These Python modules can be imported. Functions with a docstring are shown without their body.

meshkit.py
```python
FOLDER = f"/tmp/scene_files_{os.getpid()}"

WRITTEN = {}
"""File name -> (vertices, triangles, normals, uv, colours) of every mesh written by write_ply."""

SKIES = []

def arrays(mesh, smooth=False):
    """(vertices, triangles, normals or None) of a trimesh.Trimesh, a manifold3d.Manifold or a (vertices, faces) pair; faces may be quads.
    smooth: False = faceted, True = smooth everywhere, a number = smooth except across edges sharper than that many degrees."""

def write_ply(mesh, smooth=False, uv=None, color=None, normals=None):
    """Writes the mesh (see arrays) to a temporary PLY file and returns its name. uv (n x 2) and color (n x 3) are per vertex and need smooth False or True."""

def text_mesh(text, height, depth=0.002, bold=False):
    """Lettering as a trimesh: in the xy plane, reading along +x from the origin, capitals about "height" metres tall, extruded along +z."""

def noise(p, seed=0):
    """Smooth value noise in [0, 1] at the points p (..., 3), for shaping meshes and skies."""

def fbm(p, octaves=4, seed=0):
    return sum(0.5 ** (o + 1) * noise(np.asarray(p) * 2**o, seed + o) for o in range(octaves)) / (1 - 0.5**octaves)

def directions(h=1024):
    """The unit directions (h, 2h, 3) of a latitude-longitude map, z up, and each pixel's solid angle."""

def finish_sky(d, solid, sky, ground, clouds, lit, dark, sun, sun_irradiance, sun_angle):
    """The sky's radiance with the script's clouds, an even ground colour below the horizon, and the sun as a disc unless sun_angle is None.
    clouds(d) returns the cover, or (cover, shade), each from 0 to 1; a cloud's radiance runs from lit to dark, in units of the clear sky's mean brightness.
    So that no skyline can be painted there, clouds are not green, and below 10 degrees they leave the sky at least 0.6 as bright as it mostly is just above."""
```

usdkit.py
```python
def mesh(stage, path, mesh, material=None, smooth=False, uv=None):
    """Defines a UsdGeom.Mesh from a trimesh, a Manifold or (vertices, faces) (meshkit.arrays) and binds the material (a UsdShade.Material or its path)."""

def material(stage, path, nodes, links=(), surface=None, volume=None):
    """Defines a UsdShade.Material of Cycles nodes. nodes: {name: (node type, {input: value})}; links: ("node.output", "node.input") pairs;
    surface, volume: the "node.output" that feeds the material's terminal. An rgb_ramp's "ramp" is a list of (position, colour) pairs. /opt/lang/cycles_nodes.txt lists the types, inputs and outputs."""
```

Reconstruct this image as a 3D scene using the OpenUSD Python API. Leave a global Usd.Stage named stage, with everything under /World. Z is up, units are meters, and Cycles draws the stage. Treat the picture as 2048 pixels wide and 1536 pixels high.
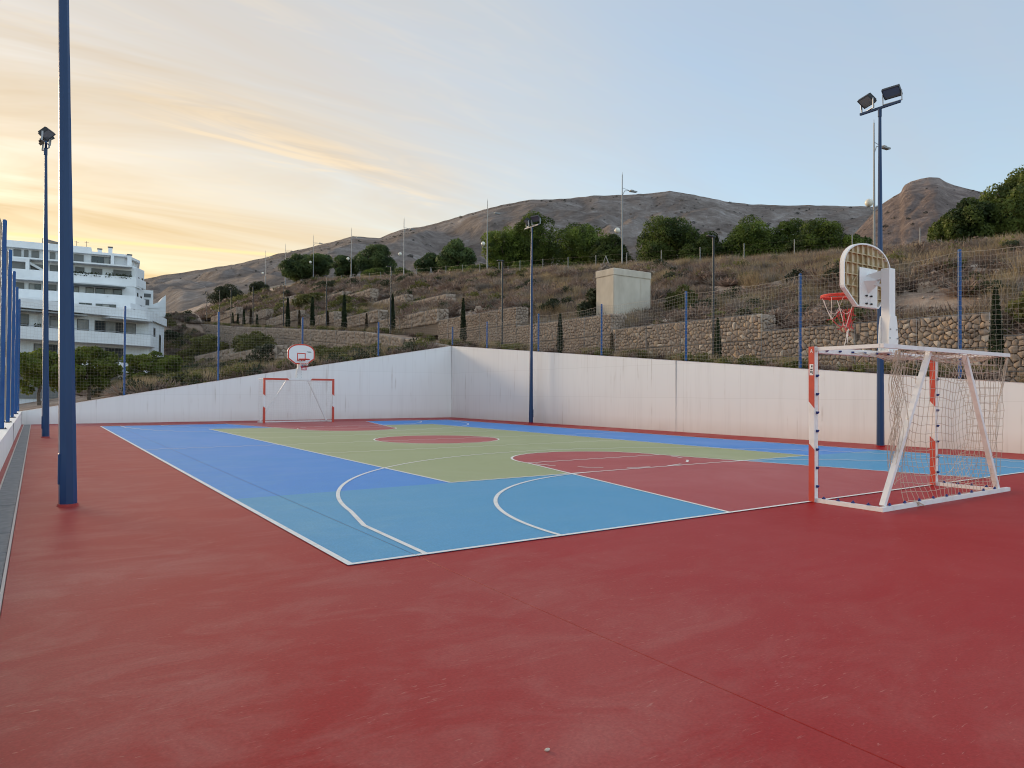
import math, random
import numpy as np, trimesh, shapely
from shapely.geometry import Polygon, LineString, Point, box as sbox
from shapely.ops import unary_union
import usdkit, meshkit
from pxr import Usd, UsdGeom, UsdLux, UsdShade, Gf, Sdf, Vt

stage = Usd.Stage.CreateInMemory()
UsdGeom.SetStageUpAxis(stage, UsdGeom.Tokens.z)
UsdGeom.SetStageMetersPerUnit(stage, 1.0)
UsdGeom.Xform.Define(stage, '/World')
UsdGeom.Scope.Define(stage, '/World/Looks')

# ---------------------------------------------------------------- camera
EYE = (-2.032, -5.300, 1.354)
YAW, PITCH, ROLL = 0.592, 0.013, 0.005
cam = UsdGeom.Camera.Define(stage, '/World/camera')
cam.CreateHorizontalApertureAttr(36.0); cam.CreateVerticalApertureAttr(27.0)
cam.CreateFocalLengthAttr(1413.8 / 2048 * 36.0)
cam.CreateClippingRangeAttr(Gf.Vec2f(0.05, 8000))
_f = np.array([math.sin(YAW)*math.cos(PITCH), math.cos(YAW)*math.cos(PITCH), math.sin(PITCH)])
_r = np.array([math.cos(YAW), -math.sin(YAW), 0.0]); _u = np.cross(_r, _f)
_r2 = _r*math.cos(ROLL) + _u*math.sin(ROLL); _u2 = -_r*math.sin(ROLL) + _u*math.cos(ROLL)
cam.AddTransformOp().Set(Gf.Matrix4d(*_r2, 0, *_u2, 0, *(-_f), 0, *EYE, 1))

# ---------------------------------------------------------------- sky, sun, exposure
SUN_AZ, SUN_EL = math.radians(-18.0), math.radians(5.0)
EXPOSURE = 1.95
cam.CreateExposureAttr(EXPOSURE)
SUN_DIR = (math.sin(SUN_AZ)*math.cos(SUN_EL), math.cos(SUN_AZ)*math.cos(SUN_EL), math.sin(SUN_EL))
sky = UsdLux.DomeLight.Define(stage, '/World/sky')
sky.CreateIntensityAttr(1.0)
_sh = np.array([math.sin(SUN_AZ), math.cos(SUN_AZ), 0.12]); _sh /= np.linalg.norm(_sh)
def _dir(az, el):
    az, el = math.radians(az), math.radians(el)
    return np.array([math.sin(az)*math.cos(el), math.cos(az)*math.cos(el), math.sin(el)])
_trail = np.cross(_dir(-2.1, 10.25), _dir(15.0, 10.45)); _trail /= np.linalg.norm(_trail)
_edge = np.cross(_dir(6.6, 18.6), _dir(26.8, 15.2)); _edge /= np.linalg.norm(_edge); _edge *= np.sign(_edge[2]); _mid = _dir(17.0, 18.0)
SKY_K = 0.15
SKY = usdkit.material(stage, '/World/Looks/sky_air', {
    'tc': ('texture_coordinate', {}),
    'air': ('sky_texture', {'sky_type': 'single_scattering', 'sun_disc': False, 'sun_elevation': SUN_EL, 'sun_rotation': SUN_AZ, 'altitude': 50.0, 'air_density': 1.0, 'aerosol_density': 0.8, 'ozone_density': 2.0}),
    'sep': ('separate_xyz', {}),
    # cirrus: noise on the plane of the cloud deck, drawn out along the wind
    'zz': ('math', {'math_type': 'add', 'value2': 0.16}), 'px': ('math', {'math_type': 'divide'}), 'py': ('math', {'math_type': 'divide'}),
    'cmb': ('combine_xyz', {}),
    'map': ('mapping', {'mapping_type': 'point', 'rotation': (0, 0, math.radians(38)), 'scale': (0.55, 2.3, 1.0)}),
    'n1': ('noise_texture', {'dimensions': '3D', 'scale': 1.3, 'detail': 7.0, 'roughness': 0.55, 'distortion': 0.9}),
    'n2': ('noise_texture', {'dimensions': '3D', 'scale': 4.2, 'detail': 8.0, 'roughness': 0.62, 'distortion': 1.4}),
    # nearness to the set sun
    'dot': ('vector_math', {'math_type': 'dot_product', 'vector2': tuple(_sh)}),
    'near': ('map_range', {'range_type': 'smoothstep', 'from_min': 0.36, 'from_max': 0.96, 'to_min': 0.0, 'to_max': 1.0, 'clamp': True}),
    'low': ('map_range', {'range_type': 'smoothstep', 'from_min': 0.50, 'from_max': 0.05, 'to_min': 0.34, 'to_max': 1.0, 'clamp': True}),
    'veilc': ('rgb_ramp', {'ramp': [(0.0, (0.97, 1.04, 1.14)), (0.12, (1.10, 1.09, 1.06)), (0.34, (1.25, 1.08, 0.88)), (0.68, (1.48, 1.14, 0.71)), (1.0, (1.62, 1.17, 0.56))]}),
    'vk': ('math', {'math_type': 'multiply'}),
    'vcov': ('map_range', {'from_min': 0.0, 'from_max': 1.0, 'to_min': 0.66, 'to_max': 0.98, 'clamp': True}),
    'nmod': ('map_range', {'from_min': 0.3, 'from_max': 0.7, 'to_min': 0.80, 'to_max': 1.05, 'clamp': True}),
    'vc2': ('math', {'math_type': 'multiply', 'use_clamp': True}),
    'veil': ('mix', {'mix_type': 'mix'}),
    'st': ('map_range', {'range_type': 'smoothstep', 'from_min': 0.46, 'from_max': 0.76, 'to_min': 0.0, 'to_max': 0.2, 'clamp': True}),
    'st2': ('math', {'math_type': 'multiply'}),
    'streak': ('mix', {'mix_type': 'mix', 'color2': (2.0, 1.58, 0.98)}),
    'td': ('vector_math', {'math_type': 'dot_product', 'vector2': tuple(_trail)}),
    'ta': ('math', {'math_type': 'absolute'}),
    'tm': ('map_range', {'range_type': 'smoothstep', 'from_min': 0.0036, 'from_max': 0.0004, 'to_min': 0.0, 'to_max': 0.7, 'clamp': True}),
    'tn': ('map_range', {'range_type': 'smoothstep', 'from_min': 0.62, 'from_max': 0.86, 'to_min': 0.0, 'to_max': 1.0, 'clamp': True}),
    'tk': ('math', {'math_type': 'multiply'}),
    'trail': ('mix', {'mix_type': 'mix', 'color2': (2.1, 1.65, 0.80)}),
    # one long feathered band of cirrus: sharp lower edge, fading upwards
    'ed': ('vector_math', {'math_type': 'dot_product', 'vector2': tuple(_edge)}), 'en': ('math', {'math_type': 'multiply_add', 'value2': 0.07, 'value3': -0.035}), 'ea': ('math', {'math_type': 'add'}),
    'e1': ('map_range', {'range_type': 'smoothstep', 'from_min': -0.006, 'from_max': 0.012, 'to_min': 0, 'to_max': 1, 'clamp': True}), 'e2': ('map_range', {'range_type': 'smoothstep', 'from_min': 0.085, 'from_max': 0.008, 'to_min': 0, 'to_max': 1, 'clamp': True}),
    'em': ('vector_math', {'math_type': 'dot_product', 'vector2': tuple(_mid)}), 'e3': ('map_range', {'range_type': 'smoothstep', 'from_min': 0.972, 'from_max': 0.998, 'to_min': 0, 'to_max': 0.5, 'clamp': True}),
    'e4': ('math', {'math_type': 'multiply'}), 'e5': ('math', {'math_type': 'multiply'}), 'e6': ('map_range', {'from_min': 0.40, 'from_max': 0.64, 'to_min': 0.05, 'to_max': 1.0, 'clamp': True}), 'e7': ('math', {'math_type': 'multiply', 'use_clamp': True}),
    'band': ('mix', {'mix_type': 'mix', 'color2': (1.95, 1.52, 0.98)}),
    'bg': ('background_shader', {'strength': SKY_K})},
    [('tc.generated', 'sep.vector'), ('sep.z', 'zz.value1'), ('sep.x', 'px.value1'), ('sep.y', 'py.value1'), ('zz.value', 'px.value2'), ('zz.value', 'py.value2'),
     ('px.value', 'cmb.x'), ('py.value', 'cmb.y'), ('cmb.vector', 'map.vector'), ('map.vector', 'n1.vector'), ('map.vector', 'n2.vector'),
     ('tc.generated', 'dot.vector1'), ('dot.value', 'near.value'), ('sep.z', 'low.value'),
     ('near.result', 'vk.value1'), ('low.result', 'vk.value2'), ('vk.value', 'veilc.fac'),
     ('near.result', 'vcov.value'), ('n1.fac', 'nmod.value'), ('vcov.result', 'vc2.value1'), ('nmod.result', 'vc2.value2'),
     ('air.color', 'veil.color1'), ('veilc.color', 'veil.color2'), ('vc2.value', 'veil.fac'),
     ('n2.fac', 'st.value'), ('st.result', 'st2.value1'), ('near.result', 'st2.value2'), ('veil.color', 'streak.color1'), ('st2.value', 'streak.fac'),
     ('tc.generated', 'td.vector1'), ('td.value', 'ta.value1'), ('ta.value', 'tm.value'), ('dot.value', 'tn.value'), ('tm.result', 'tk.value1'), ('tn.result', 'tk.value2'),
     ('streak.color', 'trail.color1'), ('tk.value', 'trail.fac'),
     ('tc.generated', 'ed.vector1'), ('n2.fac', 'en.value1'), ('ed.value', 'ea.value1'), ('en.value', 'ea.value2'), ('ea.value', 'e1.value'), ('ea.value', 'e2.value'), ('tc.generated', 'em.vector1'), ('em.value', 'e3.value'),
     ('e1.result', 'e4.value1'), ('e2.result', 'e4.value2'), ('e4.value', 'e5.value1'), ('e3.result', 'e5.value2'), ('n2.fac', 'e6.value'), ('e5.value', 'e7.value1'), ('e6.result', 'e7.value2'),
     ('trail.color', 'band.color1'), ('e7.value', 'band.fac'), ('band.color', 'bg.color')], surface='bg.background')
UsdShade.MaterialBindingAPI.Apply(sky.GetPrim()).Bind(SKY)
sun = UsdLux.DistantLight.Define(stage, '/World/sun')
sun.CreateIntensityAttr(0.4); sun.CreateAngleAttr(30.0); sun.CreateNormalizeAttr(True)
sun.CreateColorAttr(Gf.Vec3f(1.0, 0.78, 0.55))
_z = np.array(SUN_DIR); _x = np.cross([0, 0, 1.0], _z); _x /= np.linalg.norm(_x); _y = np.cross(_z, _x)
sun.AddTransformOp().Set(Gf.Matrix4d(*_x, 0, *_y, 0, *_z, 0, 0, 0, 50, 1))

# ================================================================ helpers
RNG = np.random.default_rng(7)
_taken = {}
def numbered(parent, name):
    k = (parent, name); n = _taken.get(k, 0); _taken[k] = n + 1
    return name if n == 0 else f'{name}_{n:03d}'
def pth(o):
    return '/World' if o is None else str(o.GetPath())
def tag(p, label=None, cat=None, group=None, kind=None):
    for k, v in (('label', label), ('category', cat), ('group', group), ('kind', kind)):
        if v: p.SetCustomDataByKey(k, v)
    return p
def thing(name, label, cat, loc=(0, 0, 0), rotz=0.0, group=None, kind=None, parent=None):
    x = UsdGeom.Xform.Define(stage, pth(parent) + '/' + numbered(pth(parent), name))
    x.AddTranslateOp().Set(Gf.Vec3d(*map(float, loc)))
    if rotz: x.AddRotateZOp().Set(float(math.degrees(rotz)))
    return tag(x.GetPrim(), label, cat, group, kind)
def obj(name, mesh, mat, parent=None, smooth=False, label=None):
    if isinstance(mesh, MB): mesh = mesh.mesh()
    m = usdkit.mesh(stage, pth(parent) + '/' + numbered(pth(parent), name), mesh, mat, smooth)
    if label: m.GetPrim().SetCustomDataByKey('label', label)
    return m.GetPrim()
def dup(root, loc, rotz, label, group=None):
    cd = root.GetCustomData(); nm = root.GetName().rstrip('0123456789_')
    r = thing(nm, label, cd['category'], loc, rotz, group or cd.get('group'))
    r.GetReferences().AddInternalReference(root.GetPath()); r.SetInstanceable(True)
    return r
def unit(a):
    a = np.asarray(a, float); return a / max(np.linalg.norm(a), 1e-12)
def frame(d, up=(0, 0, 1)):
    d = unit(d); a = np.cross(up, d)
    if np.linalg.norm(a) < 1e-6: a = np.cross((1, 0, 0), d)
    a = unit(a); return a, np.cross(d, a), d

class MB:
    """collects shapes into one mesh"""
    def __init__(s): s.v, s.f, s.n = [], [], 0
    def add(s, v, f):
        v = np.asarray(v, float).reshape(-1, 3); f = np.asarray(f, int)
        if f.shape[1] == 4: f = np.vstack([f[:, [0, 1, 2]], f[:, [0, 2, 3]]])
        s.v.append(v); s.f.append(f + s.n); s.n += len(v); return s
    def tm(s, t): return s.add(t.vertices, t.faces)
    def mesh(s): return (np.vstack(s.v), np.vstack(s.f))
    def box(s, lo, hi, bev=0.0):
        lo, hi = np.minimum(lo, hi), np.maximum(lo, hi)
        if bev:
            c = [(x, y, z) for x in (0, 1) for y in (0, 1) for z in (0, 1)]; P = []
            for k in range(3):
                for q in c:
                    P.append([(lo if q[i] == 0 else hi)[i] + (0 if i == k else (bev if q[i] == 0 else -bev)) for i in range(3)])
            h = trimesh.convex.convex_hull(np.array(P)); return s.tm(h)
        v = [(x, y, z) for x in (lo[0], hi[0]) for y in (lo[1], hi[1]) for z in (lo[2], hi[2])]
        f = [(0, 1, 3, 2), (4, 6, 7, 5), (0, 4, 5, 1), (2, 3, 7, 6), (0, 2, 6, 4), (1, 5, 7, 3)]
        return s.add(v, f)
    def obox(s, c, ax, half):
        """box at c with axes ax (3 unit vectors) and half sizes"""
        ax = np.asarray(ax, float); c = np.asarray(c, float)
        v = [c + sx*half[0]*ax[0] + sy*half[1]*ax[1] + sz*half[2]*ax[2] for sx in (-1, 1) for sy in (-1, 1) for sz in (-1, 1)]
        return s.add(v, [(0, 1, 3, 2), (4, 6, 7, 5), (0, 4, 5, 1), (2, 3, 7, 6), (0, 2, 6, 4), (1, 5, 7, 3)])
    def beam(s, p, q, w, h=None, up=(0, 0, 1)):
        p, q = np.asarray(p, float), np.asarray(q, float)
        a, b, d = frame(q - p, up); return s.obox((p+q)/2, (a, b, d), (w/2, (h or w)/2, np.linalg.norm(q-p)/2))
    def tube(s, p, q, r0, r1=None, n=10, cap=True, phase=0.0):
        p, q = np.asarray(p, float), np.asarray(q, float); r1 = r0 if r1 is None else r1
        a, b, d = frame(q - p); t = np.arange(n) / n * 2*np.pi + phase
        ring = np.cos(t)[:, None]*a + np.sin(t)[:, None]*b
        v = list(p + ring*r0) + list(q + ring*r1)
        f = [(i, (i+1) % n, n + (i+1) % n, n + i) for i in range(n)]
        s.add(v, f)
        if cap:
            for c, base, flip in ((p, 0, 1), (q, n, 0)):
                pts = v[base:base+n]; ff = [(0, 1+(i+1) % n, 1+i) if flip else (0, 1+i, 1+(i+1) % n) for i in range(n)]
                s.add([c] + pts, ff)
        return s
    def path(s, P, r, n=4):
        """thin strand along points"""
        P = np.asarray(P, float); d = np.gradient(P, axis=0); d /= np.maximum(np.linalg.norm(d, axis=1, keepdims=True), 1e-9)
        a = np.cross(d, np.where(np.abs(d[:, 2:3]) > 0.9, [[1.0, 0, 0]], [[0, 0, 1.0]])); a /= np.maximum(np.linalg.norm(a, axis=1, keepdims=True), 1e-9)
        b = np.cross(d, a); t = np.arange(n) / n * 2*np.pi
        V = (P[:, None] + r*(np.cos(t)[None, :, None]*a[:, None] + np.sin(t)[None, :, None]*b[:, None])).reshape(-1, 3)
        i = np.arange(len(P)-1)[:, None]*n; k = np.arange(n)[None]; k2 = (k+1) % n
        return s.add(V, np.stack([i+k, i+k2, i+n+k2, i+n+k], -1).reshape(-1, 4))
    def sphere(s, c, r, sub=2, sc=(1, 1, 1)):
        t = trimesh.creation.icosphere(subdivisions=sub, radius=1.0); return s.add(t.vertices*np.array(sc)*r + np.asarray(c), t.faces)
    def prism(s, poly, z0, z1, tf=None):
        t = trimesh.creation.extrude_polygon(poly if isinstance(poly, Polygon) else Polygon(poly), z1 - z0, engine='earcut'); v = np.array(t.vertices); v[:, 2] += z0
        return s.add(v if tf is None else tf(v), t.faces)
def flat(poly, z):
    """a flat sheet of a shapely polygon or multipolygon"""
    m = MB()
    for g in getattr(poly, 'geoms', [poly]):
        if g.geom_type != 'Polygon' or g.area < 1e-6: continue
        v, f = trimesh.creation.triangulate_polygon(g, engine='earcut')
        tri = v[f]; cr = np.cross(tri[:, 1]-tri[:, 0], tri[:, 2]-tri[:, 0]); f = np.where((cr < 0)[:, None], f[:, ::-1], f)
        m.add(np.c_[v, np.full(len(v), z)], f)
    return m
def grid_net(P, r, skip=None):
    """a net: P (nu, nv, 3) knots, strands along both directions as thin three-sided cords"""
    m = MB()
    for k in range(P.shape[0]): m.path(P[k], r, 3)
    for k in range(P.shape[1]): m.path(P[:, k], r, 3)
    return m

# ================================================================ materials
LK = '/World/Looks/'
def pmat(name, c, rough=0.5, c2=None, scale=3.0, lo=0.35, hi=0.65, detail=4.0, stretch=(1, 1, 1), metallic=0.0, spec=0.5, bump=0.0, bscale=40.0, bdist=0.01, coat=0.0, island=0.0, emit=None):
    N = {'p': ('principled_bsdf', {'base_color': c, 'roughness': rough, 'metallic': metallic, 'specular_ior_level': spec, 'coat_weight': coat}), 'g': ('geometry', {})}
    L = []
    if c2 is not None:
        N['m'] = ('mapping', {'mapping_type': 'point', 'scale': stretch}); N['n'] = ('noise_texture', {'dimensions': '3D', 'scale': scale, 'detail': detail, 'roughness': 0.6})
        N['r'] = ('rgb_ramp', {'ramp': [(0, c), (lo, c), (hi, c2), (1, c2)]})
        L += [('g.position', 'm.vector'), ('m.vector', 'n.vector'), ('n.fac', 'r.fac')]
        out = 'r.color'
        if island:
            N['iv'] = ('map_range', {'from_min': 0, 'from_max': 1, 'to_min': 1 - island, 'to_max': 1 + island}); N['hsv'] = ('hsv', {'hue': 0.5, 'saturation': 1.0, 'value': 1.0, 'fac': 1.0})
            L += [('g.random_per_island', 'iv.value'), ('iv.result', 'hsv.value'), (out, 'hsv.color')]; out = 'hsv.color'
        L.append((out, 'p.base_color'))
    if bump:
        N['bn'] = ('noise_texture', {'dimensions': '3D', 'scale': bscale, 'detail': 3.0}); N['b'] = ('bump', {'strength': bump, 'distance': bdist})
        L += [('g.position', 'bn.vector'), ('bn.fac', 'b.height'), ('b.normal', 'p.normal')]
    return usdkit.material(stage, LK + name, N, L, surface='p.BSDF')
def leafmat(name, dark, light, scale=0.9, trans=0.25, rough=0.6):
    tc = tuple(min(1, 1.25*x) for x in light)
    return usdkit.material(stage, LK + name, {
        'g': ('geometry', {}), 'n': ('noise_texture', {'dimensions': '3D', 'scale': scale, 'detail': 3.0}), 'o': ('object_info', {}),
        'iv': ('map_range', {'from_min': 0, 'from_max': 1, 'to_min': 0.7, 'to_max': 1.3}), 'ov': ('map_range', {'from_min': 0, 'from_max': 1, 'to_min': 0.8, 'to_max': 1.2}),
        'mu': ('math', {'math_type': 'multiply'}), 'hsv': ('hsv', {'hue': 0.5, 'saturation': 1.0, 'value': 1.0, 'fac': 1.0}),
        'r': ('rgb_ramp', {'ramp': [(0, dark), (0.38, dark), (0.62, light), (1, light)]}),
        'p': ('principled_bsdf', {'roughness': rough, 'specular_ior_level': 0.3}), 't': ('translucent_bsdf', {'color': tc}), 'mx': ('mix_closure', {'fac': trans})},
        [('g.position', 'n.vector'), ('n.fac', 'r.fac'), ('g.random_per_island', 'iv.value'), ('o.random', 'ov.value'), ('iv.result', 'mu.value1'), ('ov.result', 'mu.value2'), ('mu.value', 'hsv.value'),
         ('r.color', 'hsv.color'), ('hsv.color', 'p.base_color'), ('hsv.color', 't.color'), ('p.BSDF', 'mx.closure1'), ('t.BSDF', 'mx.closure2')], surface='mx.closure')
def floormat(name, base, dust, worn, rough=0.5, dustk=0.55, spec=0.5):
    return usdkit.material(stage, LK + name, {
        'g': ('geometry', {}),
        'nb': ('noise_texture', {'dimensions': '3D', 'scale': 0.30, 'detail': 9.0, 'roughness': 0.62, 'distortion': 0.6}),
        'ms': ('mapping', {'mapping_type': 'point', 'scale': (1.0, 1.9, 1.0), 'rotation': (0, 0, 0.55)}), 'ns': ('noise_texture', {'dimensions': '3D', 'scale': 1.15, 'detail': 9.0, 'roughness': 0.72, 'distortion': 0.8}),
        'nf': ('noise_texture', {'dimensions': '3D', 'scale': 60.0, 'detail': 5.0, 'roughness': 0.75}),
        'msc': ('mapping', {'mapping_type': 'point', 'scale': (1.0, 9.0, 1.0), 'rotation': (0, 0, 1.1)}), 'nsc': ('noise_texture', {'dimensions': '3D', 'scale': 7.0, 'detail': 4.0, 'distortion': 2.2}),
        'db': ('map_range', {'range_type': 'smoothstep', 'from_min': 0.36, 'from_max': 0.74, 'to_min': 0.10, 'to_max': dustk, 'clamp': True}), 'ds': ('map_range', {'from_min': 0.46, 'from_max': 0.75, 'to_min': 0, 'to_max': dustk*0.8, 'clamp': True}),
        'sep': ('separate_xyz', {}), 'dx': ('map_range', {'range_type': 'smoothstep', 'from_min': 6.0, 'from_max': -3.0, 'to_min': 0.12, 'to_max': 1.55, 'clamp': True}), 'da': ('math', {'math_type': 'add', 'use_clamp': True}), 'da2': ('math', {'math_type': 'multiply', 'use_clamp': True}), 'dsc': ('map_range', {'range_type': 'smoothstep', 'from_min': 0.655, 'from_max': 0.71, 'to_min': 0, 'to_max': 0.46, 'clamp': True}),  # dx strengthens the dust tint towards the left: sky sheen put into the colour
        'mx1': ('mix', {'mix_type': 'mix', 'color1': base, 'color2': dust}), 'mx2': ('mix', {'mix_type': 'mix', 'color2': worn}),
        'fv': ('map_range', {'from_min': 0.25, 'from_max': 0.75, 'to_min': 0.76, 'to_max': 1.22}), 'hsv': ('hsv', {'hue': 0.5, 'saturation': 1.0, 'fac': 1.0}),
        'rg': ('map_range', {'from_min': 0.3, 'from_max': 0.7, 'to_min': rough - 0.07, 'to_max': rough + 0.12}),
        'bp': ('bump', {'strength': 0.25, 'distance': 0.004}),
        'p': ('principled_bsdf', {'specular_ior_level': spec})},
        [('g.position', 'nb.vector'), ('g.position', 'ms.vector'), ('ms.vector', 'ns.vector'), ('g.position', 'nf.vector'), ('g.position', 'msc.vector'), ('msc.vector', 'nsc.vector'),
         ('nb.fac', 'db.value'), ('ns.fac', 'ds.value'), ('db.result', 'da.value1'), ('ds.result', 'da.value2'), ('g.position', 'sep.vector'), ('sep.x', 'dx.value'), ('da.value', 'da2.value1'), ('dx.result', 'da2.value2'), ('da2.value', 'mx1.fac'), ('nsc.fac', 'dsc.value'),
         ('mx1.color', 'mx2.color1'), ('dsc.result', 'mx2.fac'), ('nf.fac', 'fv.value'), ('fv.result', 'hsv.value'), ('mx2.color', 'hsv.color'), ('hsv.color', 'p.base_color'),
         ('nb.fac', 'rg.value'), ('rg.result', 'p.roughness'), ('nf.fac', 'bp.height'), ('bp.normal', 'p.normal')], surface='p.BSDF')
def wallmat(name):
    """white masonry paint with rain streaks, a dirty foot and rust runs"""
    return usdkit.material(stage, LK + name, {
        'g': ('geometry', {}), 'sep': ('separate_xyz', {}),
        'm1': ('mapping', {'mapping_type': 'point', 'scale': (1.0, 1.0, 0.06)}), 'n1': ('noise_texture', {'dimensions': '3D', 'scale': 5.0, 'detail': 6.0, 'roughness': 0.65}),
        'm2': ('mapping', {'mapping_type': 'point', 'scale': (1.0, 1.0, 0.045)}), 'n2': ('noise_texture', {'dimensions': '3D', 'scale': 6.5, 'detail': 2.0, 'roughness': 0.5}),
        'n3': ('noise_texture', {'dimensions': '3D', 'scale': 0.8, 'detail': 6.0, 'roughness': 0.6}), 'n4': ('noise_texture', {'dimensions': '3D', 'scale': 30.0, 'detail': 4.0}),
        's1': ('map_range', {'from_min': 0.50, 'from_max': 0.80, 'to_min': 0, 'to_max': 0.35, 'clamp': True}),
        's2': ('map_range', {'range_type': 'smoothstep', 'from_min': 0.60, 'from_max': 0.72, 'to_min': 0, 'to_max': 0.38, 'clamp': True}),
        'n5': ('map_range', {'range_type': 'smoothstep', 'from_min': 0.42, 'from_max': 0.62, 'to_min': 0, 'to_max': 1, 'clamp': True}), 's2b': ('math', {'math_type': 'multiply'}),
        'foot': ('map_range', {'from_min': 0.0, 'from_max': 0.5, 'to_min': 0.6, 'to_max': 0.0, 'clamp': True}), 'f2': ('math', {'math_type': 'multiply'}),
        'a': ('mix', {'mix_type': 'mix', 'color1': (0.89, 0.87, 0.835), 'color2': (0.68, 0.64, 0.60)}), 'b': ('mix', {'mix_type': 'mix', 'color2': (0.46, 0.38, 0.31)}), 'c': ('mix', {'mix_type': 'mix', 'color2': (0.60, 0.47, 0.39)}),
        'xy': ('math', {'math_type': 'add'}), 'cv': ('combine_xyz', {}), 'fw': ('brick_texture', {'offset': 0.0, 'scale': 1.0, 'brick_width': 2.44, 'row_height': 1.22, 'mortar_size': 0.006, 'mortar_smooth': 0.6, 'color1': (1, 1, 1), 'color2': (0.975, 0.975, 0.975), 'mortar': (0.80, 0.79, 0.77)}), 'fwm': ('mix', {'mix_type': 'multiply', 'fac': 0.8}),
        'bp': ('bump', {'strength': 0.3, 'distance': 0.006}), 'p': ('principled_bsdf', {'roughness': 0.75, 'specular_ior_level': 0.25})},
        [('g.position', 'sep.vector'), ('g.position', 'm1.vector'), ('m1.vector', 'n1.vector'), ('g.position', 'm2.vector'), ('m2.vector', 'n2.vector'), ('g.position', 'n3.vector'), ('g.position', 'n4.vector'),
         ('n1.fac', 's1.value'), ('n2.fac', 's2.value'), ('n3.fac', 'n5.value'), ('s2.result', 's2b.value1'), ('n5.result', 's2b.value2'), ('sep.z', 'foot.value'), ('foot.result', 'f2.value1'), ('n3.fac', 'f2.value2'),
         ('s1.result', 'a.fac'), ('a.color', 'b.color1'), ('s2b.value', 'b.fac'), ('b.color', 'c.color1'), ('f2.value', 'c.fac'), ('sep.x', 'xy.value1'), ('sep.y', 'xy.value2'), ('xy.value', 'cv.x'), ('sep.z', 'cv.y'), ('cv.vector', 'fw.vector'), ('c.color', 'fwm.color1'), ('fw.color', 'fwm.color2'), ('fwm.color', 'p.base_color'), ('n4.fac', 'bp.height'), ('bp.normal', 'p.normal')], surface='p.BSDF')
def soilmat(name, cols, scale=0.35, fine=3.0, bump=0.6, bdist=0.12, w=0.45):
    return usdkit.material(stage, LK + name, {
        'g': ('geometry', {}), 'n': ('noise_texture', {'dimensions': '3D', 'scale': scale, 'detail': 9.0, 'roughness': 0.66, 'distortion': 0.4}),
        'n2': ('noise_texture', {'dimensions': '3D', 'scale': fine, 'detail': 6.0, 'roughness': 0.7}), 'ad': ('math', {'math_type': 'multiply_add', 'value2': w}), 'sb': ('math', {'math_type': 'subtract', 'value2': 0.5*w}),
        'r': ('rgb_ramp', {'ramp': cols}), 'bp': ('bump', {'strength': bump, 'distance': bdist}), 'p': ('principled_bsdf', {'roughness': 0.95, 'specular_ior_level': 0.1})},
        [('g.position', 'n.vector'), ('g.position', 'n2.vector'), ('n2.fac', 'ad.value1'), ('n.fac', 'ad.value3'), ('ad.value', 'sb.value1'), ('sb.value', 'r.fac'), ('r.color', 'p.base_color'), ('n2.fac', 'bp.height'), ('bp.normal', 'p.normal')], surface='p.BSDF')

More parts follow.
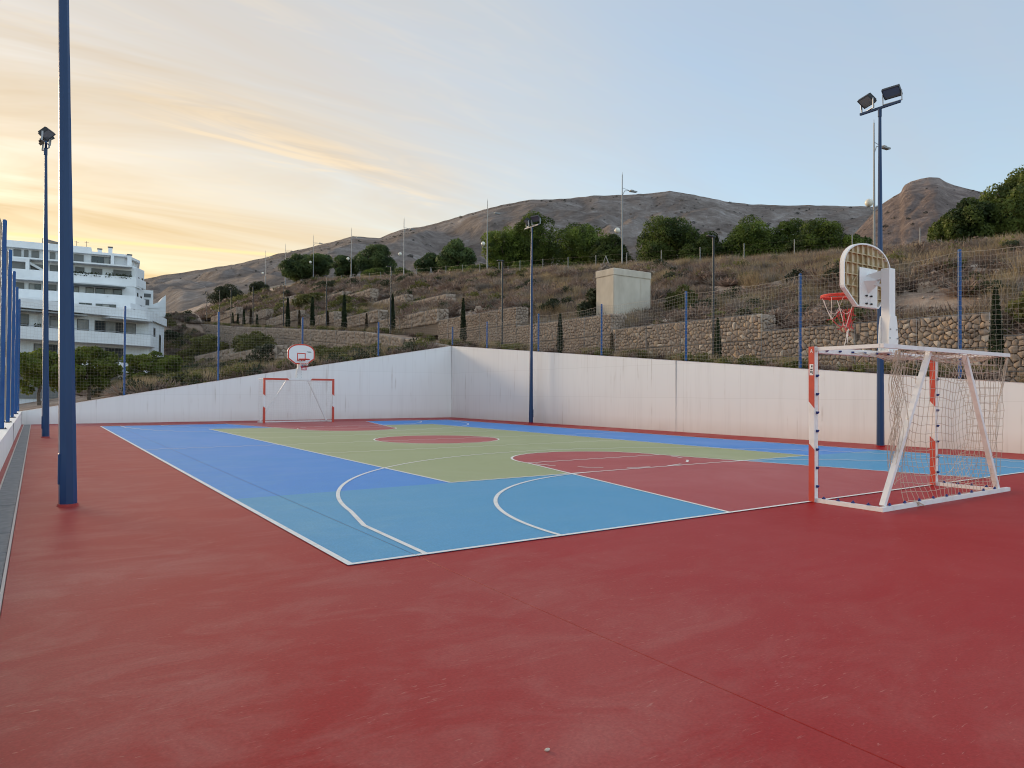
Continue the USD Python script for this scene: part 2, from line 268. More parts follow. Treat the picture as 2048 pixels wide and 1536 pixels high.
M = {}
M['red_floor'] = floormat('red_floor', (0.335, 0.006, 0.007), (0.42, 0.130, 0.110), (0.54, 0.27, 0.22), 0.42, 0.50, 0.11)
M['red_key'] = floormat('red_key', (0.40, 0.065, 0.065), (0.45, 0.15, 0.135), (0.5, 0.25, 0.22), 0.44, 0.45, 0.16)
M['blue'] = floormat('blue_paint', (0.045, 0.245, 0.66), (0.17, 0.38, 0.65), (0.36, 0.47, 0.60), 0.46, 0.5, 0.2)
M['teal'] = floormat('teal_paint', (0.075, 0.315, 0.55), (0.19, 0.41, 0.55), (0.40, 0.52, 0.58), 0.46, 0.5, 0.2)
M['green'] = floormat('green_paint', (0.34, 0.375, 0.185), (0.44, 0.445, 0.28), (0.46, 0.46, 0.33), 0.46, 0.6, 0.2)
M['line'] = pmat('line_paint', (0.82, 0.80, 0.76), 0.55, (0.62, 0.58, 0.52), 9.0, 0.5, 0.8)
M['underlay'] = pmat('underlay', (0.05, 0.025, 0.022), 0.9)
M['wall'] = wallmat('wall_paint')
M['joint'] = pmat('joint_filler', (0.32, 0.30, 0.28), 0.8)
M['pole_blue'] = pmat('pole_blue', (0.003, 0.030, 0.098), 0.38, (0.0045, 0.039, 0.12), 2.0, 0.4, 0.7, stretch=(1, 1, 0.2))
M['post_blue'] = pmat('post_blue', (0.006, 0.065, 0.23), 0.45, (0.012, 0.09, 0.27), 3.0)
M['cord'] = pmat('fence_cord', (0.38, 0.325, 0.26), 0.8)
M['goal_cord'] = pmat('goal_cord', (0.66, 0.53, 0.41), 0.8, (0.48, 0.39, 0.31), 6.0)
M['white_cord'] = pmat('white_cord', (0.75, 0.72, 0.68), 0.8)
M['red_cord'] = pmat('red_cord', (0.55, 0.06, 0.07), 0.8)
M['goal_white'] = pmat('goal_white', (0.82, 0.80, 0.78), 0.35, (0.70, 0.66, 0.62), 5.0, 0.5, 0.75)
M['goal_red'] = pmat('goal_red', (0.60, 0.075, 0.04), 0.38, (0.52, 0.06, 0.035), 6.0)
M['clip'] = pmat('clip_blue', (0.015, 0.03, 0.16), 0.4)
M['steel'] = pmat('galvanised', (0.42, 0.43, 0.44), 0.5, (0.30, 0.31, 0.32), 4.0, metallic=0.5)
M['lamp_grey'] = pmat('lamp_grey', (0.27, 0.27, 0.265), 0.55)
M['dark_metal'] = pmat('dark_metal', (0.028, 0.028, 0.03), 0.5)
M['flood_black'] = pmat('flood_black', (0.02, 0.02, 0.022), 0.45)
M['flood_glass'] = pmat('flood_glass', (0.09, 0.10, 0.12), 0.12, spec=0.6)
M['globe'] = pmat('globe', (0.72, 0.68, 0.58), 0.3)
M['concrete'] = pmat('concrete', (0.64, 0.565, 0.46), 0.9, (0.49, 0.425, 0.335), 1.6, 0.35, 0.7, detail=7, stretch=(1, 1, 0.5), bump=0.3)
M['stone'] = pmat('gabion_stone', (0.34, 0.25, 0.19), 0.9, (0.53, 0.415, 0.325), 2.3, 0.3, 0.7, detail=6, bump=0.5, bscale=14, bdist=0.03, island=0.22)
M['stone_b'] = pmat('gabion_stone_pale', (0.50, 0.405, 0.32), 0.9, (0.62, 0.52, 0.42), 3.0, 0.3, 0.7, detail=6, bump=0.5, bscale=14, bdist=0.03)
M['stone_c'] = pmat('gabion_stone_dark', (0.27, 0.195, 0.15), 0.9, (0.41, 0.305, 0.235), 3.0, 0.3, 0.7, detail=6, bump=0.5, bscale=14, bdist=0.03)
M['stone_d'] = pmat('gabion_stone_ochre', (0.42, 0.29, 0.19), 0.9, (0.54, 0.39, 0.265), 3.0, 0.3, 0.7, detail=6, bump=0.5, bscale=14, bdist=0.03)
M['gap'] = pmat('gabion_core', (0.17, 0.13, 0.10), 0.95)
M['soil'] = soilmat('hill_soil', [(0.0, (0.17, 0.115, 0.092)), (0.35, (0.28, 0.195, 0.15)), (0.52, (0.37, 0.27, 0.205)), (0.66, (0.50, 0.385, 0.30)), (1.0, (0.60, 0.49, 0.40))])
M['mountain'] = soilmat('mountain', [(0.0, (0.09, 0.072, 0.062)), (0.34, (0.17, 0.138, 0.12)), (0.50, (0.25, 0.207, 0.182)), (0.62, (0.31, 0.265, 0.238)), (0.80, (0.46, 0.41, 0.38)), (1.0, (0.58, 0.53, 0.50))], scale=0.02, fine=0.16, bump=1.0, bdist=6.0, w=0.85)
M['rocky'] = soilmat('rocky_hill', [(0.0, (0.09, 0.07, 0.066)), (0.38, (0.16, 0.122, 0.108)), (0.55, (0.245, 0.19, 0.167)), (0.70, (0.38, 0.305, 0.27)), (1.0, (0.50, 0.41, 0.36))], scale=0.03, fine=0.30, bump=1.0, bdist=3.0, w=0.85)
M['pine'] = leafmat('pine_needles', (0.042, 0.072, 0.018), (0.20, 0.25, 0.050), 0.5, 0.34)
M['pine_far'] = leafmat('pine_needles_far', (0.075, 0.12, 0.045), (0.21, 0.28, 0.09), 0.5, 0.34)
M['pine_light'] = leafmat('pine_needles_light', (0.065, 0.105, 0.020), (0.24, 0.31, 0.050), 0.6, 0.3)
M['mountain_bush'] = leafmat('mountain_bush', (0.03, 0.035, 0.028), (0.06, 0.065, 0.048), 0.1, 0.1)
M['cypress'] = leafmat('cypress_leaf', (0.022, 0.036, 0.013), (0.055, 0.075, 0.025), 1.5, 0.12)
M['cypress_dry'] = leafmat('cypress_dry', (0.075, 0.055, 0.03), (0.13, 0.09, 0.05), 1.5, 0.12)
M['broad'] = leafmat('street_tree_leaf', (0.16, 0.22, 0.035), (0.36, 0.41, 0.075), 1.0, 0.5)
M['olive_bush'] = leafmat('olive_bush', (0.15, 0.155, 0.040), (0.29, 0.27, 0.08), 1.2, 0.25)
M['dark_bush'] = leafmat('dark_bush', (0.05, 0.062, 0.03), (0.105, 0.122, 0.055), 1.2, 0.2)
M['dry_bush'] = leafmat('dry_bush', (0.28, 0.19, 0.145), (0.45, 0.32, 0.25), 0.8, 0.15)
M['grey_bush'] = leafmat('grey_bush', (0.32, 0.255, 0.205), (0.46, 0.38, 0.31), 0.8, 0.15)
M['straw'] = leafmat('straw', (0.42, 0.30, 0.165), (0.58, 0.45, 0.27), 0.6, 0.25)
M['bark'] = pmat('bark', (0.10, 0.075, 0.055), 0.9, (0.16, 0.12, 0.09), 12.0)
M['render_white'] = pmat('render_white', (0.80, 0.81, 0.81), 0.7, (0.72, 0.73, 0.73), 0.8, 0.4, 0.7)
M['render_shade'] = pmat('render_grey', (0.62, 0.63, 0.63), 0.75)
M['pane'] = pmat('window_pane', (0.022, 0.027, 0.030), 0.06, (0.06, 0.065, 0.065), 0.5, 0.45, 0.6, spec=0.7)
M['curtain'] = pmat('curtained_pane', (0.20, 0.20, 0.19), 0.15, (0.30, 0.29, 0.27), 2.0, spec=0.6)
M['frame'] = pmat('window_frame', (0.10, 0.10, 0.10), 0.5)
M['shutter'] = pmat('shutter', (0.17, 0.17, 0.16), 0.6)
M['recess'] = pmat('loggia_back', (0.22, 0.22, 0.21), 0.8)
M['awning'] = pmat('awning', (0.30, 0.31, 0.30), 0.8)
M['drain'] = pmat('drain_cover', (0.16, 0.165, 0.17), 0.6, (0.24, 0.24, 0.24), 8.0, bump=0.4, bscale=80, bdist=0.004)
M['drain_edge'] = pmat('drain_edge', (0.62, 0.52, 0.46), 0.7)
M['board'] = pmat('backboard_ivory', (0.72, 0.63, 0.47), 0.55, (0.46, 0.35, 0.19), 7.0, 0.42, 0.68, detail=6)
M['board_white'] = pmat('backboard_white', (0.82, 0.81, 0.79), 0.4)
M['board_rust'] = pmat('backboard_rib', (0.60, 0.48, 0.29), 0.6, (0.38, 0.27, 0.13), 8.0, 0.4, 0.65)
M['rim_red'] = pmat('rim_red', (0.62, 0.06, 0.035), 0.4)
M['ink'] = pmat('sticker_ink', (0.06, 0.06, 0.07), 0.6)
M['asphalt'] = pmat('asphalt', (0.06, 0.06, 0.058), 0.9)
M['plain'] = soilmat('plain', [(0, (0.12, 0.10, 0.08)), (1, (0.26, 0.21, 0.16))], scale=0.02, fine=0.5)

# ================================================================ court
CW, CL, XC = 15.15, 26.06, 7.67
XW, YB, XL = 17.10, 29.20, -2.52
Y0 = -14.0
JX, JY = 0.60, -2.735
court = thing('court_floor', 'red painted concrete sports floor', None, kind='structure')
D0, D1 = -2.43, -2.22     # the drain runs along the left wall
m = MB(); m.box((XL - 0.1, Y0, -0.30), (XW + 0.1, YB + 0.1, -0.03)); obj('underlay', m, M['underlay'], court)
xs = [D1 + 0.02, JX, XW]; ys = [Y0, YB]
for i in range(2):
    for j in range(1):
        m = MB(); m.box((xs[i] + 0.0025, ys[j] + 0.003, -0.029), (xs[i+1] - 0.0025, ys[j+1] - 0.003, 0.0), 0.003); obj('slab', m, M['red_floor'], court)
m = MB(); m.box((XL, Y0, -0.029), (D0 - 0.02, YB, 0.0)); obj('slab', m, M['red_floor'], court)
# drain: cover plates of one metre between two pale edges
drain = thing('drain_channel', 'grey drain channel with plate covers along the low left wall', 'drain')
m = MB()
for a, b in ((D0 - 0.019, D0), (D1, D1 + 0.019)): m.box((a, Y0, -0.028), (b, YB, 0.004))
obj('edge', m, M['drain_edge'], drain)
yy = -2.0
while yy < YB - 0.2:
    m = MB(); m.box((D0 + 0.003, yy + 0.006, -0.028), (D1 - 0.003, min(yy + 0.994, YB - 0.01), -0.003 + RNG.uniform(-0.002, 0.002)), 0.003); obj('cover', m, M['drain'], drain); yy += 1.0

rect = sbox(0, 0, CW, CL); B0 = 4.05; A0, A1 = XC - 4.52, XC + 4.52
green = sbox(A0, B0, A1, CL - B0)
def key(flip):
    P = [(XC - 3.12, 0), (XC - 1.8, 5.9), (XC + 1.8, 5.9), (XC + 3.12, 0)]
    g = unary_union([Polygon(P), Point(XC, 5.9).buffer(1.8, 48)])
    return shapely.affinity.scale(g, 1, -1, origin=(0, CL/2)) if flip else g
keys = unary_union([key(0), key(1)])
circle = Point(XC, CL/2).buffer(1.8, 48)
W5 = 0.05
def line(P, w=W5): return LineString(P).buffer(w/2, cap_style=2, join_style=2)
def arc(c, r, a0, a1, n=64, w=W5):
    t = np.radians(np.linspace(a0, a1, n)); return LineString(np.c_[c[0] + r*np.cos(t), c[1] + r*np.sin(t)]).buffer(w/2, cap_style=2)
def mir(g): return shapely.affinity.scale(g, 1, -1, origin=(0, CL/2))
h = W5/2
L_ = [line([(h, 0), (h, CL)], 0.055), line([(CW - h, 0), (CW - h, CL)]), line([(0, h), (CW, h)]), line([(0, CL - h), (CW, CL - h)]), line([(0, CL/2), (CW, CL/2)], 0.045), circle.buffer(h).difference(circle.buffer(-h)),
      line([(A0, B0), (A0, CL - B0)]), line([(A1, B0), (A1, CL - B0)]), line([(A0, CL/2 - 3), (A1, CL/2 - 3)], 0.04), line([(A0, CL/2 + 3), (A1, CL/2 + 3)], 0.04)]
half = [line([(A0, B0), (A1, B0)]), arc((XC - 1.5, 0), B0, 90, 180), arc((XC + 1.5, 0), B0, 0, 90)]
half += [line([(XC - 3.12, 0), (XC - 1.8, 5.9)]), line([(XC + 3.12, 0), (XC + 1.8, 5.9)]), line([(XC - 1.8, 5.9), (XC + 1.8, 5.9)]), arc((XC, 5.9), 1.8, 0, 180)]
for k in range(6): half.append(arc((XC, 5.9), 1.8, 188 + k*29, 188 + k*29 + 15, 12))
R3 = 6.80; ya = 1.4; dx = math.sqrt(R3**2 - 0.1**2)
a3 = math.degrees(math.atan2(0.1, 6.8))
_q = (R3*math.cos(math.radians(8.5)), ya + R3*math.sin(math.radians(8.5)))
half += [line([(XC - 6.98, 0), (XC - 6.93, 1.5), (XC - _q[0], _q[1])]), arc((XC, ya), R3, 8.5, 171.5, 96), line([(XC + 6.98, 0), (XC + 6.93, 1.5), (XC + _q[0], _q[1])])]
L_ += half + [mir(g) for g in half]
cut = sbox(JX - 0.0025, -20, JX + 0.0025, 40)
lines = thing('court_lines', 'white lines painted on the court', None, kind='structure'); done = Polygon()
for g in L_:
    g = g.intersection(rect.buffer(0.03)).difference(done).buffer(0)
    if g.area < 1e-4: continue
    obj('painted_line', flat(g.difference(cut), 0.008), M['line'], lines); done = unary_union([done, g])
red_in = unary_union([keys.intersection(rect), circle])
teal = sbox(0, 0, CW, B0).difference(red_in)
blue = rect.difference(green).difference(teal).difference(red_in)
for nm, g, mm, lb in (('blue_court_paint', blue, 'blue', 'blue painted side strips of the court'), ('teal_court_paint', teal, 'teal', 'light blue painted band at the near end of the court'),
                      ('green_court_paint', green.difference(red_in), 'green', 'green painted middle of the court'), ('red_court_paint', red_in, 'red_key', 'faded red painted keys and centre circle')):
    p = obj(nm, flat(g.difference(cut), 0.004), M[mm]); tag(p, lb, None, None, 'structure')

# ================================================================ white walls
def wtop(x, y): return 1.505 + 0.0842*y if x > 16 else 0.985 + 0.1795*x
def sloped_wall(parent, a, b, za, zb, t, name='panel'):
    """wall panel from a to b (plan points of its court face), tops za and zb, thickness t away from the court"""
    a, b = np.array(a, float), np.array(b, float); d = unit(b - a); nrm = np.array([d[1], -d[0]])
    P = []; c = 0.012
    for (p, z) in ((a, za), (b, zb)):
        for off, zz in ((0, -0.25), (0, z - c), (c, z), (t - c, z), (t, z - c), (t, -0.25)):
            q = p + nrm*off; P.append((q[0], q[1], zz))
    f = [(k, (k+1) % 6, 6 + (k+1) % 6, 6 + k) for k in range(6)]
    mm = MB(); mm.add(P, f); mm.add(P[:6], [(0, 2, 1), (0, 3, 2), (0, 4, 3), (0, 5, 4)]); mm.add(P[6:], [(0, 1, 2), (0, 2, 3), (0, 3, 4), (0, 4, 5)])
    return obj(name, mm, M['wall'], parent)
rw = thing('retaining_wall', 'tall white painted wall on the right with its top sloping down towards the viewer', 'wall')
cuts = [Y0, -2.2, 12.55, YB]
for k in range(3):
    ya_, yb_ = cuts[k] + (0.006 if k else 0), cuts[k+1] - (0.006 if k < 2 else 0)
    sloped_wall(rw, (XW, yb_), (XW, ya_), wtop(17, yb_), wtop(17, ya_), -0.25)
m = MB()
for y in cuts[1:3]: m.box((XW + 0.01, y - 0.0055, 0), (XW + 0.2, y + 0.0055, wtop(17, y) - 0.02))
obj('joint', m, M['joint'], rw)
bw = thing('retaining_wall', 'white painted wall behind the far goal, its top climbing to the right corner', 'wall')
sloped_wall(bw, (XL - 0.25, YB), (7.0 - 0.003, YB), wtop(XL - 0.25, 0), wtop(7.0, 0), -0.25)
sloped_wall(bw, (7.0 + 0.003, YB), (XW - 0.002, YB), wtop(7.0, 0), wtop(XW, YB) + 0.0, -0.25)
lw = thing('low_wall', 'low white painted wall at the left edge under the net fence', 'wall')
for k, (a, b) in enumerate(((Y0, 5.0), (5.005, 17.0), (17.005, YB - 0.002))): sloped_wall(lw, (XL, a), (XL, b), 0.52 + 0.01*(k % 2), 0.53, -0.25)

# ================================================================ terrain
TY = [-40, -15, 3, 12.4, 22.4, 32, 42, 52, 60, 68, 81, 93, 109, 117, 400]; TZ = [-0.4, 0.9, 1.70, 2.42, 3.30, 4.19, 5.59, 6.47, 7.15, 7.76, 8.9, 10.0, 11.55, 12.26, 30]
def terr(y): return np.interp(y, TY, TZ)
SEG = [(-12.0, 3.75, 3.02), (3.75, 11.36, 3.72), (11.36, 19.6, 4.38), (19.6, 27.6, 5.13), (27.6, 37.0, 6.25), (37.0, 47.0, 7.05), (47.0, 57.0, 7.95), (57.0, 68.0, 8.75), (68.0, 80.0, 9.9), (80.0, 95.0, 11.2), (95.0, 112.0, 12.9)]
def gtop(y):
    return np.interp(y, [-40, -12, 0, 3.75, 7, 11.36, 15, 19.6, 24, 27.6, 32, 37, 42, 47, 52, 57, 62, 68, 74, 80, 88, 95, 103, 112, 400], [1.0, 2.2, 2.7, 2.95, 3.45, 3.6, 4.1, 4.3, 4.85, 5.05, 6.0, 6.2, 6.8, 7.0, 7.7, 7.9, 8.5, 8.7, 9.6, 9.8, 10.9, 11.1, 12.6, 13.0, 32])
def crest(y): return np.interp(y, [-40, 0, 10, 20, 32, 51, 86, 131, 197, 400], [4.4, 8.0, 8.95, 9.75, 10.95, 13.0, 16.8, 21.0, 26.2, 33])
def road(y): return np.interp(y, [-40, 21, 47, 72, 97, 120, 141, 161, 179, 400], [3.4, 10.6, 13.6, 16.7, 19.4, 22.4, 25.1, 26.6, 27.9, 34])
def bumps(x, y, s, o=4, seed=3): return meshkit.fbm(np.stack([x/s, y/s, np.zeros_like(x)], -1), o, seed) - 0.5
def slope_z(x, y):
    x, y = np.asarray(x, float), np.asarray(y, float)
    t = np.clip((x - 21.2)/18.8, 0, 1); g, c = gtop(y), crest(y)
    prof = 0.80*t + 0.20*np.sin(t*np.pi/2)
    z = g + (c - g)*prof
    k = np.sin(np.clip(t, 0, 1)*np.pi)**0.7
    z = z + k*(1.9*bumps(x, y*0.8, 6.5) + 0.9*bumps(x*1.4, y*0.7, 2.4, 3, 9))
    u = np.clip((x - 40)/6, 0, 1); z = np.where(x > 40, c + (road(y) - c)*u, z)
    v = np.clip((x - 50)/60, 0, 1); z = np.where(x > 50, road(y) + 0.6*v*8*v + 1.2*np.clip((x-52)/6, 0, 1)*bumps(x, y, 9), z)
    return z
def low_z(x, y):
    x, y = np.asarray(x, float), np.asarray(y, float)
    back = 0.62 + 0.178*np.clip(x, -6, 18)
    rise = np.clip(y - 29.4, 0, 200)
    k = np.clip((x + 1)/19, 0, 1)
    z = back + rise*(0.036*k**1.2)
    z = z + 8.0*np.exp(-((x - 12.5)**2 + (y - 110)**2)/(2*8.5**2))
    return z + np.clip(rise/4, 0, 1)*(1.5*bumps(x, y, 7.0, 4, 5)*np.clip(0.15 + k, 0, 1)*np.clip((17.5 - x)/6, 0.15, 1))
def grid_sheet(xs, ys, fz):
    X, Y = np.meshgrid(xs, ys, indexing='ij'); Z = fz(X, Y); n, k = X.shape
    V = np.stack([X, Y, Z], -1).reshape(-1, 3); i = np.arange(n-1)[:, None]*k + np.arange(k-1)[None]
    return V, np.stack([i, i+k, i+k+1, i+1], -1).reshape(-1, 4)
def steps(a, b, fine, s0, s1): return np.unique(np.r_[np.arange(a, fine, s0), np.arange(fine, b, s1), b])
hill = thing('hillside', 'dry terraced hillside beyond the court', None, kind='structure')
m = MB(); m.add(*grid_sheet(steps(20.8, 140, 52, 0.55, 3.0), steps(-30, 320, 75, 0.6, 2.5), slope_z)); obj('slope', m, M['soil'], hill, smooth=True)
m = MB(); m.add(*grid_sheet(np.linspace(17.3, 20.9, 7), steps(-30, 320, 70, 0.8, 3.0), lambda x, y: terr(y) + 0.05*bumps(x, y, 1.5))); obj('terrace', m, M['soil'], hill, smooth=True)
m = MB(); m.add(*grid_sheet(steps(-70, 17.6, -4, 4.0, 0.7), steps(29.42, 320, 90, 0.7, 4.0), low_z)); obj('lower_ground', m, M['soil'], hill, smooth=True)
m = MB(); m.add(*grid_sheet(np.linspace(-90, -2.74, 30), np.linspace(-60, 29.5, 30), lambda x, y: np.full_like(x, -0.35))); obj('outer_ground', m, M['soil'], hill)
g = obj('ground', ([[-3000, -3000, -1.2], [3000, -3000, -1.2], [3000, 3000, -1.2], [-3000, 3000, -1.2]], [[0, 1, 2, 3]]), M['plain']); tag(g, 'dry open ground', None, None, 'structure')
m = MB(); m.add(*grid_sheet(np.array([44.3, 46.0, 48.5, 51.0]), np.arange(-30, 240, 4.0), lambda x, y: slope_z(x, y) + 0.03)); g = obj('road', m, M['asphalt']); tag(g, 'road along the crest of the hillside', None, None, 'structure')

# ---- mountains (real terrain a few hundred metres off)
def mountain(name, label, tab, R, r0, h0f, az0, az1, rough, mat, na, nr, seed, back=0.45, power=0.9):
    az = np.radians(np.linspace(az0, az1, na)); el = np.radians(np.interp(np.degrees(az), [t[0] for t in tab], [t[1] for t in tab]))
    k = np.r_[np.linspace(0, 1, nr), 1 + np.linspace(0.03, 0.5, 12)]
    A, K = np.meshgrid(az, k, indexing='ij'); Rr = R + 0.10*R*np.sin(A*5 + 1.0); r = r0 + (Rr - r0)*K
    hr = Rr*np.tan(el)[:, None] + EYE[2]; hb = h0f(np.degrees(A))
    s = np.clip(K, 0, 1)**power
    h = hb + (hr - hb)*s - np.clip(K - 1, 0, 1)*(Rr - r0)*back
    X = EYE[0] + r*np.sin(A); Y = EYE[1] + r*np.cos(A)
    amp = np.sin(np.clip(K, 0, 1)*np.pi)**0.8
    gul = np.abs(meshkit.fbm(np.stack([A*R/(90*rough) + 0.6*bumps(X, Y, 120, 3, seed+5), K*1.6, np.zeros_like(A)], -1), 4, seed) - 0.5)
    h = h + amp*rough*(34*(gul - 0.14)*1.7 + 17*bumps(X, Y, 50*rough, 6, seed + 1) + 5*np.abs(bumps(X, Y, 16*rough, 4, seed + 3))) + rough*np.where(K < 1.02, 1, 0)*(K > 0.9)*1.6*bumps(X, Y, 9, 3, seed+2)
    hmax = EYE[2] + r*np.tan(el)[:, None]*(0.93 + 0.065*K) ; h = np.where(K < 0.985, np.minimum(h, hmax), h)
    n, kk = A.shape; V = np.stack([X, Y, h], -1).reshape(-1, 3); i = np.arange(n-1)[:, None]*kk + np.arange(kk-1)[None]
    p = obj(name, (V, np.stack([i, i+1, i+kk+1, i+kk], -1).reshape(-1, 4)), mat, smooth=True); tag(p, label, None, None, 'structure'); return V.reshape(n, kk, 3)
RIDGE = [(-40, 3.5), (-20, 4.4), (-8, 5.4), (-2.08, 5.93), (3, 7.1), (6.38, 8.05), (7.67, 8.43), (10, 8.96), (12.77, 9.63), (15.64, 10.56), (17.86, 11.15), (20.13, 11.85), (21.09, 12.2), (23.24, 12.15), (24.81, 12.83), (27.6, 13.39), (30.0, 14.14), (32.85, 14.87), (35.29, 15.33), (38.13, 15.42), (40.14, 15.57), (42.54, 15.58), (44.52, 15.57), (46.47, 15.7), (48.39, 15.3), (50.65, 14.71), (52.5, 14.36), (54.66, 14.11), (57.8, 13.79), (59.47, 13.59), (61.1, 13.41), (66, 12.6), (75, 10), (95, 7), (120, 5)]
CONE = [(48, 4), (52, 6.0), (55, 8.2), (57.5, 10.0), (59.5, 11.4), (60.5, 12.4), (61.58, 13.5), (62.37, 13.98), (62.75, 14.15), (62.95, 14.62), (63.4, 14.86), (64.0, 14.95), (64.53, 14.97), (65.1, 14.84), (65.45, 14.55), (66.01, 14.22), (67.45, 13.6), (69.86, 12.67), (75, 10.5), (84, 7.0), (100, 3.5)]
MV = mountain('mountain_ridge', 'long bare grey brown mountain ridge behind the pines', RIDGE, 640.0, 215.0, lambda a: np.interp(a, [-40, 2, 6, 14], [-2, 3, 11, 24]), -40, 118, 1.0, M['mountain'], 900, 70, 11)
KV = mountain('rocky_hill', 'small rocky cone shaped hill behind the right floodlight pole', CONE, 265.0, 120.0, lambda a: 12.0 + 0*a, 48, 100, 0.45, M['rocky'], 420, 60, 23, power=0.95)

# ================================================================ gabion walls
from scipy.spatial import Voronoi
def stone_cells(u0, u1, v0, v1, su, sv, rng):
    """Voronoi stones that fill a rectangle, packed in one-metre baskets"""
    pts = []; nv = max(1, int(round((v1 - v0)/sv))); nu = max(1, int(round((u1 - u0)/su)))
    for j in range(nv):
        for i in range(nu):
            if rng.random() < 0.18: continue
            pts.append((u0 + (i + 0.5 + 0.5*(j % 2) - 0.25 + rng.uniform(-0.36, 0.36))*su*(u1-u0)/(nu*su), v0 + (j + 0.5 + rng.uniform(-0.33, 0.33))*(v1 - v0)/nv))
    pts = np.array(pts); lo, hi = np.array([u0, v0]), np.array([u1, v1]); al = [pts]
    for k in range(2):
        for e in (lo, hi):
            q = pts.copy(); q[:, k] = 2*e[k] - q[:, k]; al.append(q)
    vo = Voronoi(np.vstack(al)); out = []
    for i in range(len(pts)):
        g = Polygon(vo.vertices[vo.regions[vo.point_region[i]]]).buffer(-0.006)
        if g.is_empty or g.geom_type != 'Polygon': continue
        g = g.buffer(-0.018).buffer(0.016, 2).simplify(0.006)
        if g.is_empty or g.geom_type != 'Polygon' or g.area < 0.002: continue
        out.append(np.array(g.exterior.coords)[:-1])
    return out
def stone_mesh(P, O, U, Vv, N, rng):
    """one bulging stone: outline P in the (U, Vv) plane at O, bulging along N"""
    if len(P) > 10: P = P[::2]
    c = P.mean(0); sz = math.sqrt(max(Polygon(P).area, 1e-4)); n = len(P); bulge = sz*rng.uniform(0.16, 0.30); tilt = rng.uniform(-0.22, 0.22, 2)
    rings = []
    for k, d in ((1.0, -0.10), (1.0, 0.0), (0.80, 0.62*bulge), (0.42, bulge)):
        q = c + (P - c)*k; dd = d + ((q - c) @ tilt)*(d > 0) + rng.uniform(-0.012, 0.012, n)*(d > 0)
        rings.append(O + q[:, :1]*U + q[:, 1:]*Vv + dd[:, None]*N)
    V = np.vstack(rings + [[O + c[0]*U + c[1]*Vv + N*bulge*1.04]]); F = []
    for k in range(3):
        for i in range(n): F.append((k*n + i, k*n + (i+1) % n, (k+1)*n + (i+1) % n)); F.append((k*n + i, (k+1)*n + (i+1) % n, (k+1)*n + i))
    for i in range(n): F.append((3*n + i, 3*n + (i+1) % n, 4*n))
    return V, np.array(F)
STONES = ['stone', 'stone', 'stone', 'stone_b', 'stone_c', 'stone_d', 'stone']
def gabion(label, y0, y1, z0, z1, x=20.4, su=0.27, sv=0.205, parts=300, depth=0.8, ends=True, group=None, seed=0, shear=0.0):
    sh = lambda V: np.c_[np.asarray(V)[:, :2], np.asarray(V)[:, 2] + shear*(np.asarray(V)[:, 1] - y0)]
    rng = np.random.default_rng(seed); t = thing('gabion_wall', label, 'stone wall', (0, 0, 0), group=group)
    m = MB(); m.box((x + 0.07, y0 + 0.02, z0 - 0.6), (x + depth, y1 - 0.02, z1 - 0.05)); v_, f_ = m.mesh(); obj('core', (sh(v_), f_), M['gap'], t)
    allst = []; N = np.array([-1.0, 0, 0]); rows = []
    z = z1
    while z > z0 + 0.25: rows.append((max(z - 1.0, z0 - 0.15), z)); z -= 1.0
    for (a, b) in rows:
        yy = y0
        while yy < y1 - 0.2:
            e = min(yy + 2.0, y1)
            if y1 - e < 0.5: e = y1
            for P in stone_cells(yy + 0.01, e - 0.01, a + 0.012, b - 0.008, su, sv, rng):
                allst.append(stone_mesh(P, np.array([x, 0, 0]), np.array([0, 1.0, 0]), np.array([0, 0, 1.0]), N, rng))
            yy = e
        if ends:
            for P in stone_cells(x + 0.05, x + depth - 0.02, a + 0.012, b - 0.008, su, sv, rng):
                allst.append(stone_mesh(P, np.array([0, y0, 0]), np.array([1.0, 0, 0]), np.array([0, 0, 1.0]), np.array([0, -1.0, 0]), rng))
    allst = [(sh(v), f) for v, f in allst]
    size = [-(v[:, 1].max() - v[:, 1].min() + v[:, 2].max() - v[:, 2].min())/max(1, v[:, 1].mean() + 14) for v, f in allst]
    order = np.argsort(size); rest = MB()
    for k, i in enumerate(order):
        if k < parts: obj('stone', allst[i], M[STONES[int(rng.integers(len(STONES)))]], t, smooth=50)
        else: rest.add(*allst[i])
    if rest.n:
        p = obj('stones', rest, M['stone'], t, smooth=50); tag(p, None, None, None, 'stuff')
    # basket wire along the top and between the baskets
    w = MB()
    for zz in [r[1] for r in rows]: w.tube((x - 0.05, y0, zz), (x - 0.05, y1, zz), 0.006, n=4)
    yy = y0
    while yy <= y1 + 0.01: w.tube((x - 0.05, yy, z0), (x - 0.05, yy, z1), 0.006, n=4); yy += 2.0
    v_, f_ = w.mesh(); obj('basket_wire', (sh(v_), f_), M['steel'], t)
    return t
LAB = ['lowest stepped gabion wall of brown stones at the right edge of the photo', 'long gabion wall of brown stones behind the right floodlight pole and basketball hoop', 'gabion wall of brown stones between the concrete block and the next lower step',
       'gabion wall of brown stones right below the pale concrete block', 'gabion wall of small brown stones behind the middle floodlight pole', 'gabion wall step just left of the corner of the white walls',
       'gabion wall step behind the tall cypress above the sloping back wall', 'gabion wall step behind the row of cypresses, fourth from the corner', 'gabion wall step behind the row of cypresses, fifth from the corner', 'far gabion wall step among the small cypresses', 'farthest small gabion wall step of the upper row']
for i, (a, b, t) in enumerate(SEG):
    near = i < 3
    gabion(LAB[i], a, b, float(terr(b)) - 0.15 if i > 4 else float(terr(a)) - 0.1, t, su=0.185 if i < 5 else 0.31, sv=0.148 if i < 5 else 0.235, parts=300 if near else 0, seed=100 + i, group='stepped gabion walls behind the court')
LOWSEG = [(29.8, 42.0), (42.02, 60.0), (60.02, 81.0), (81.02, 118.0)]
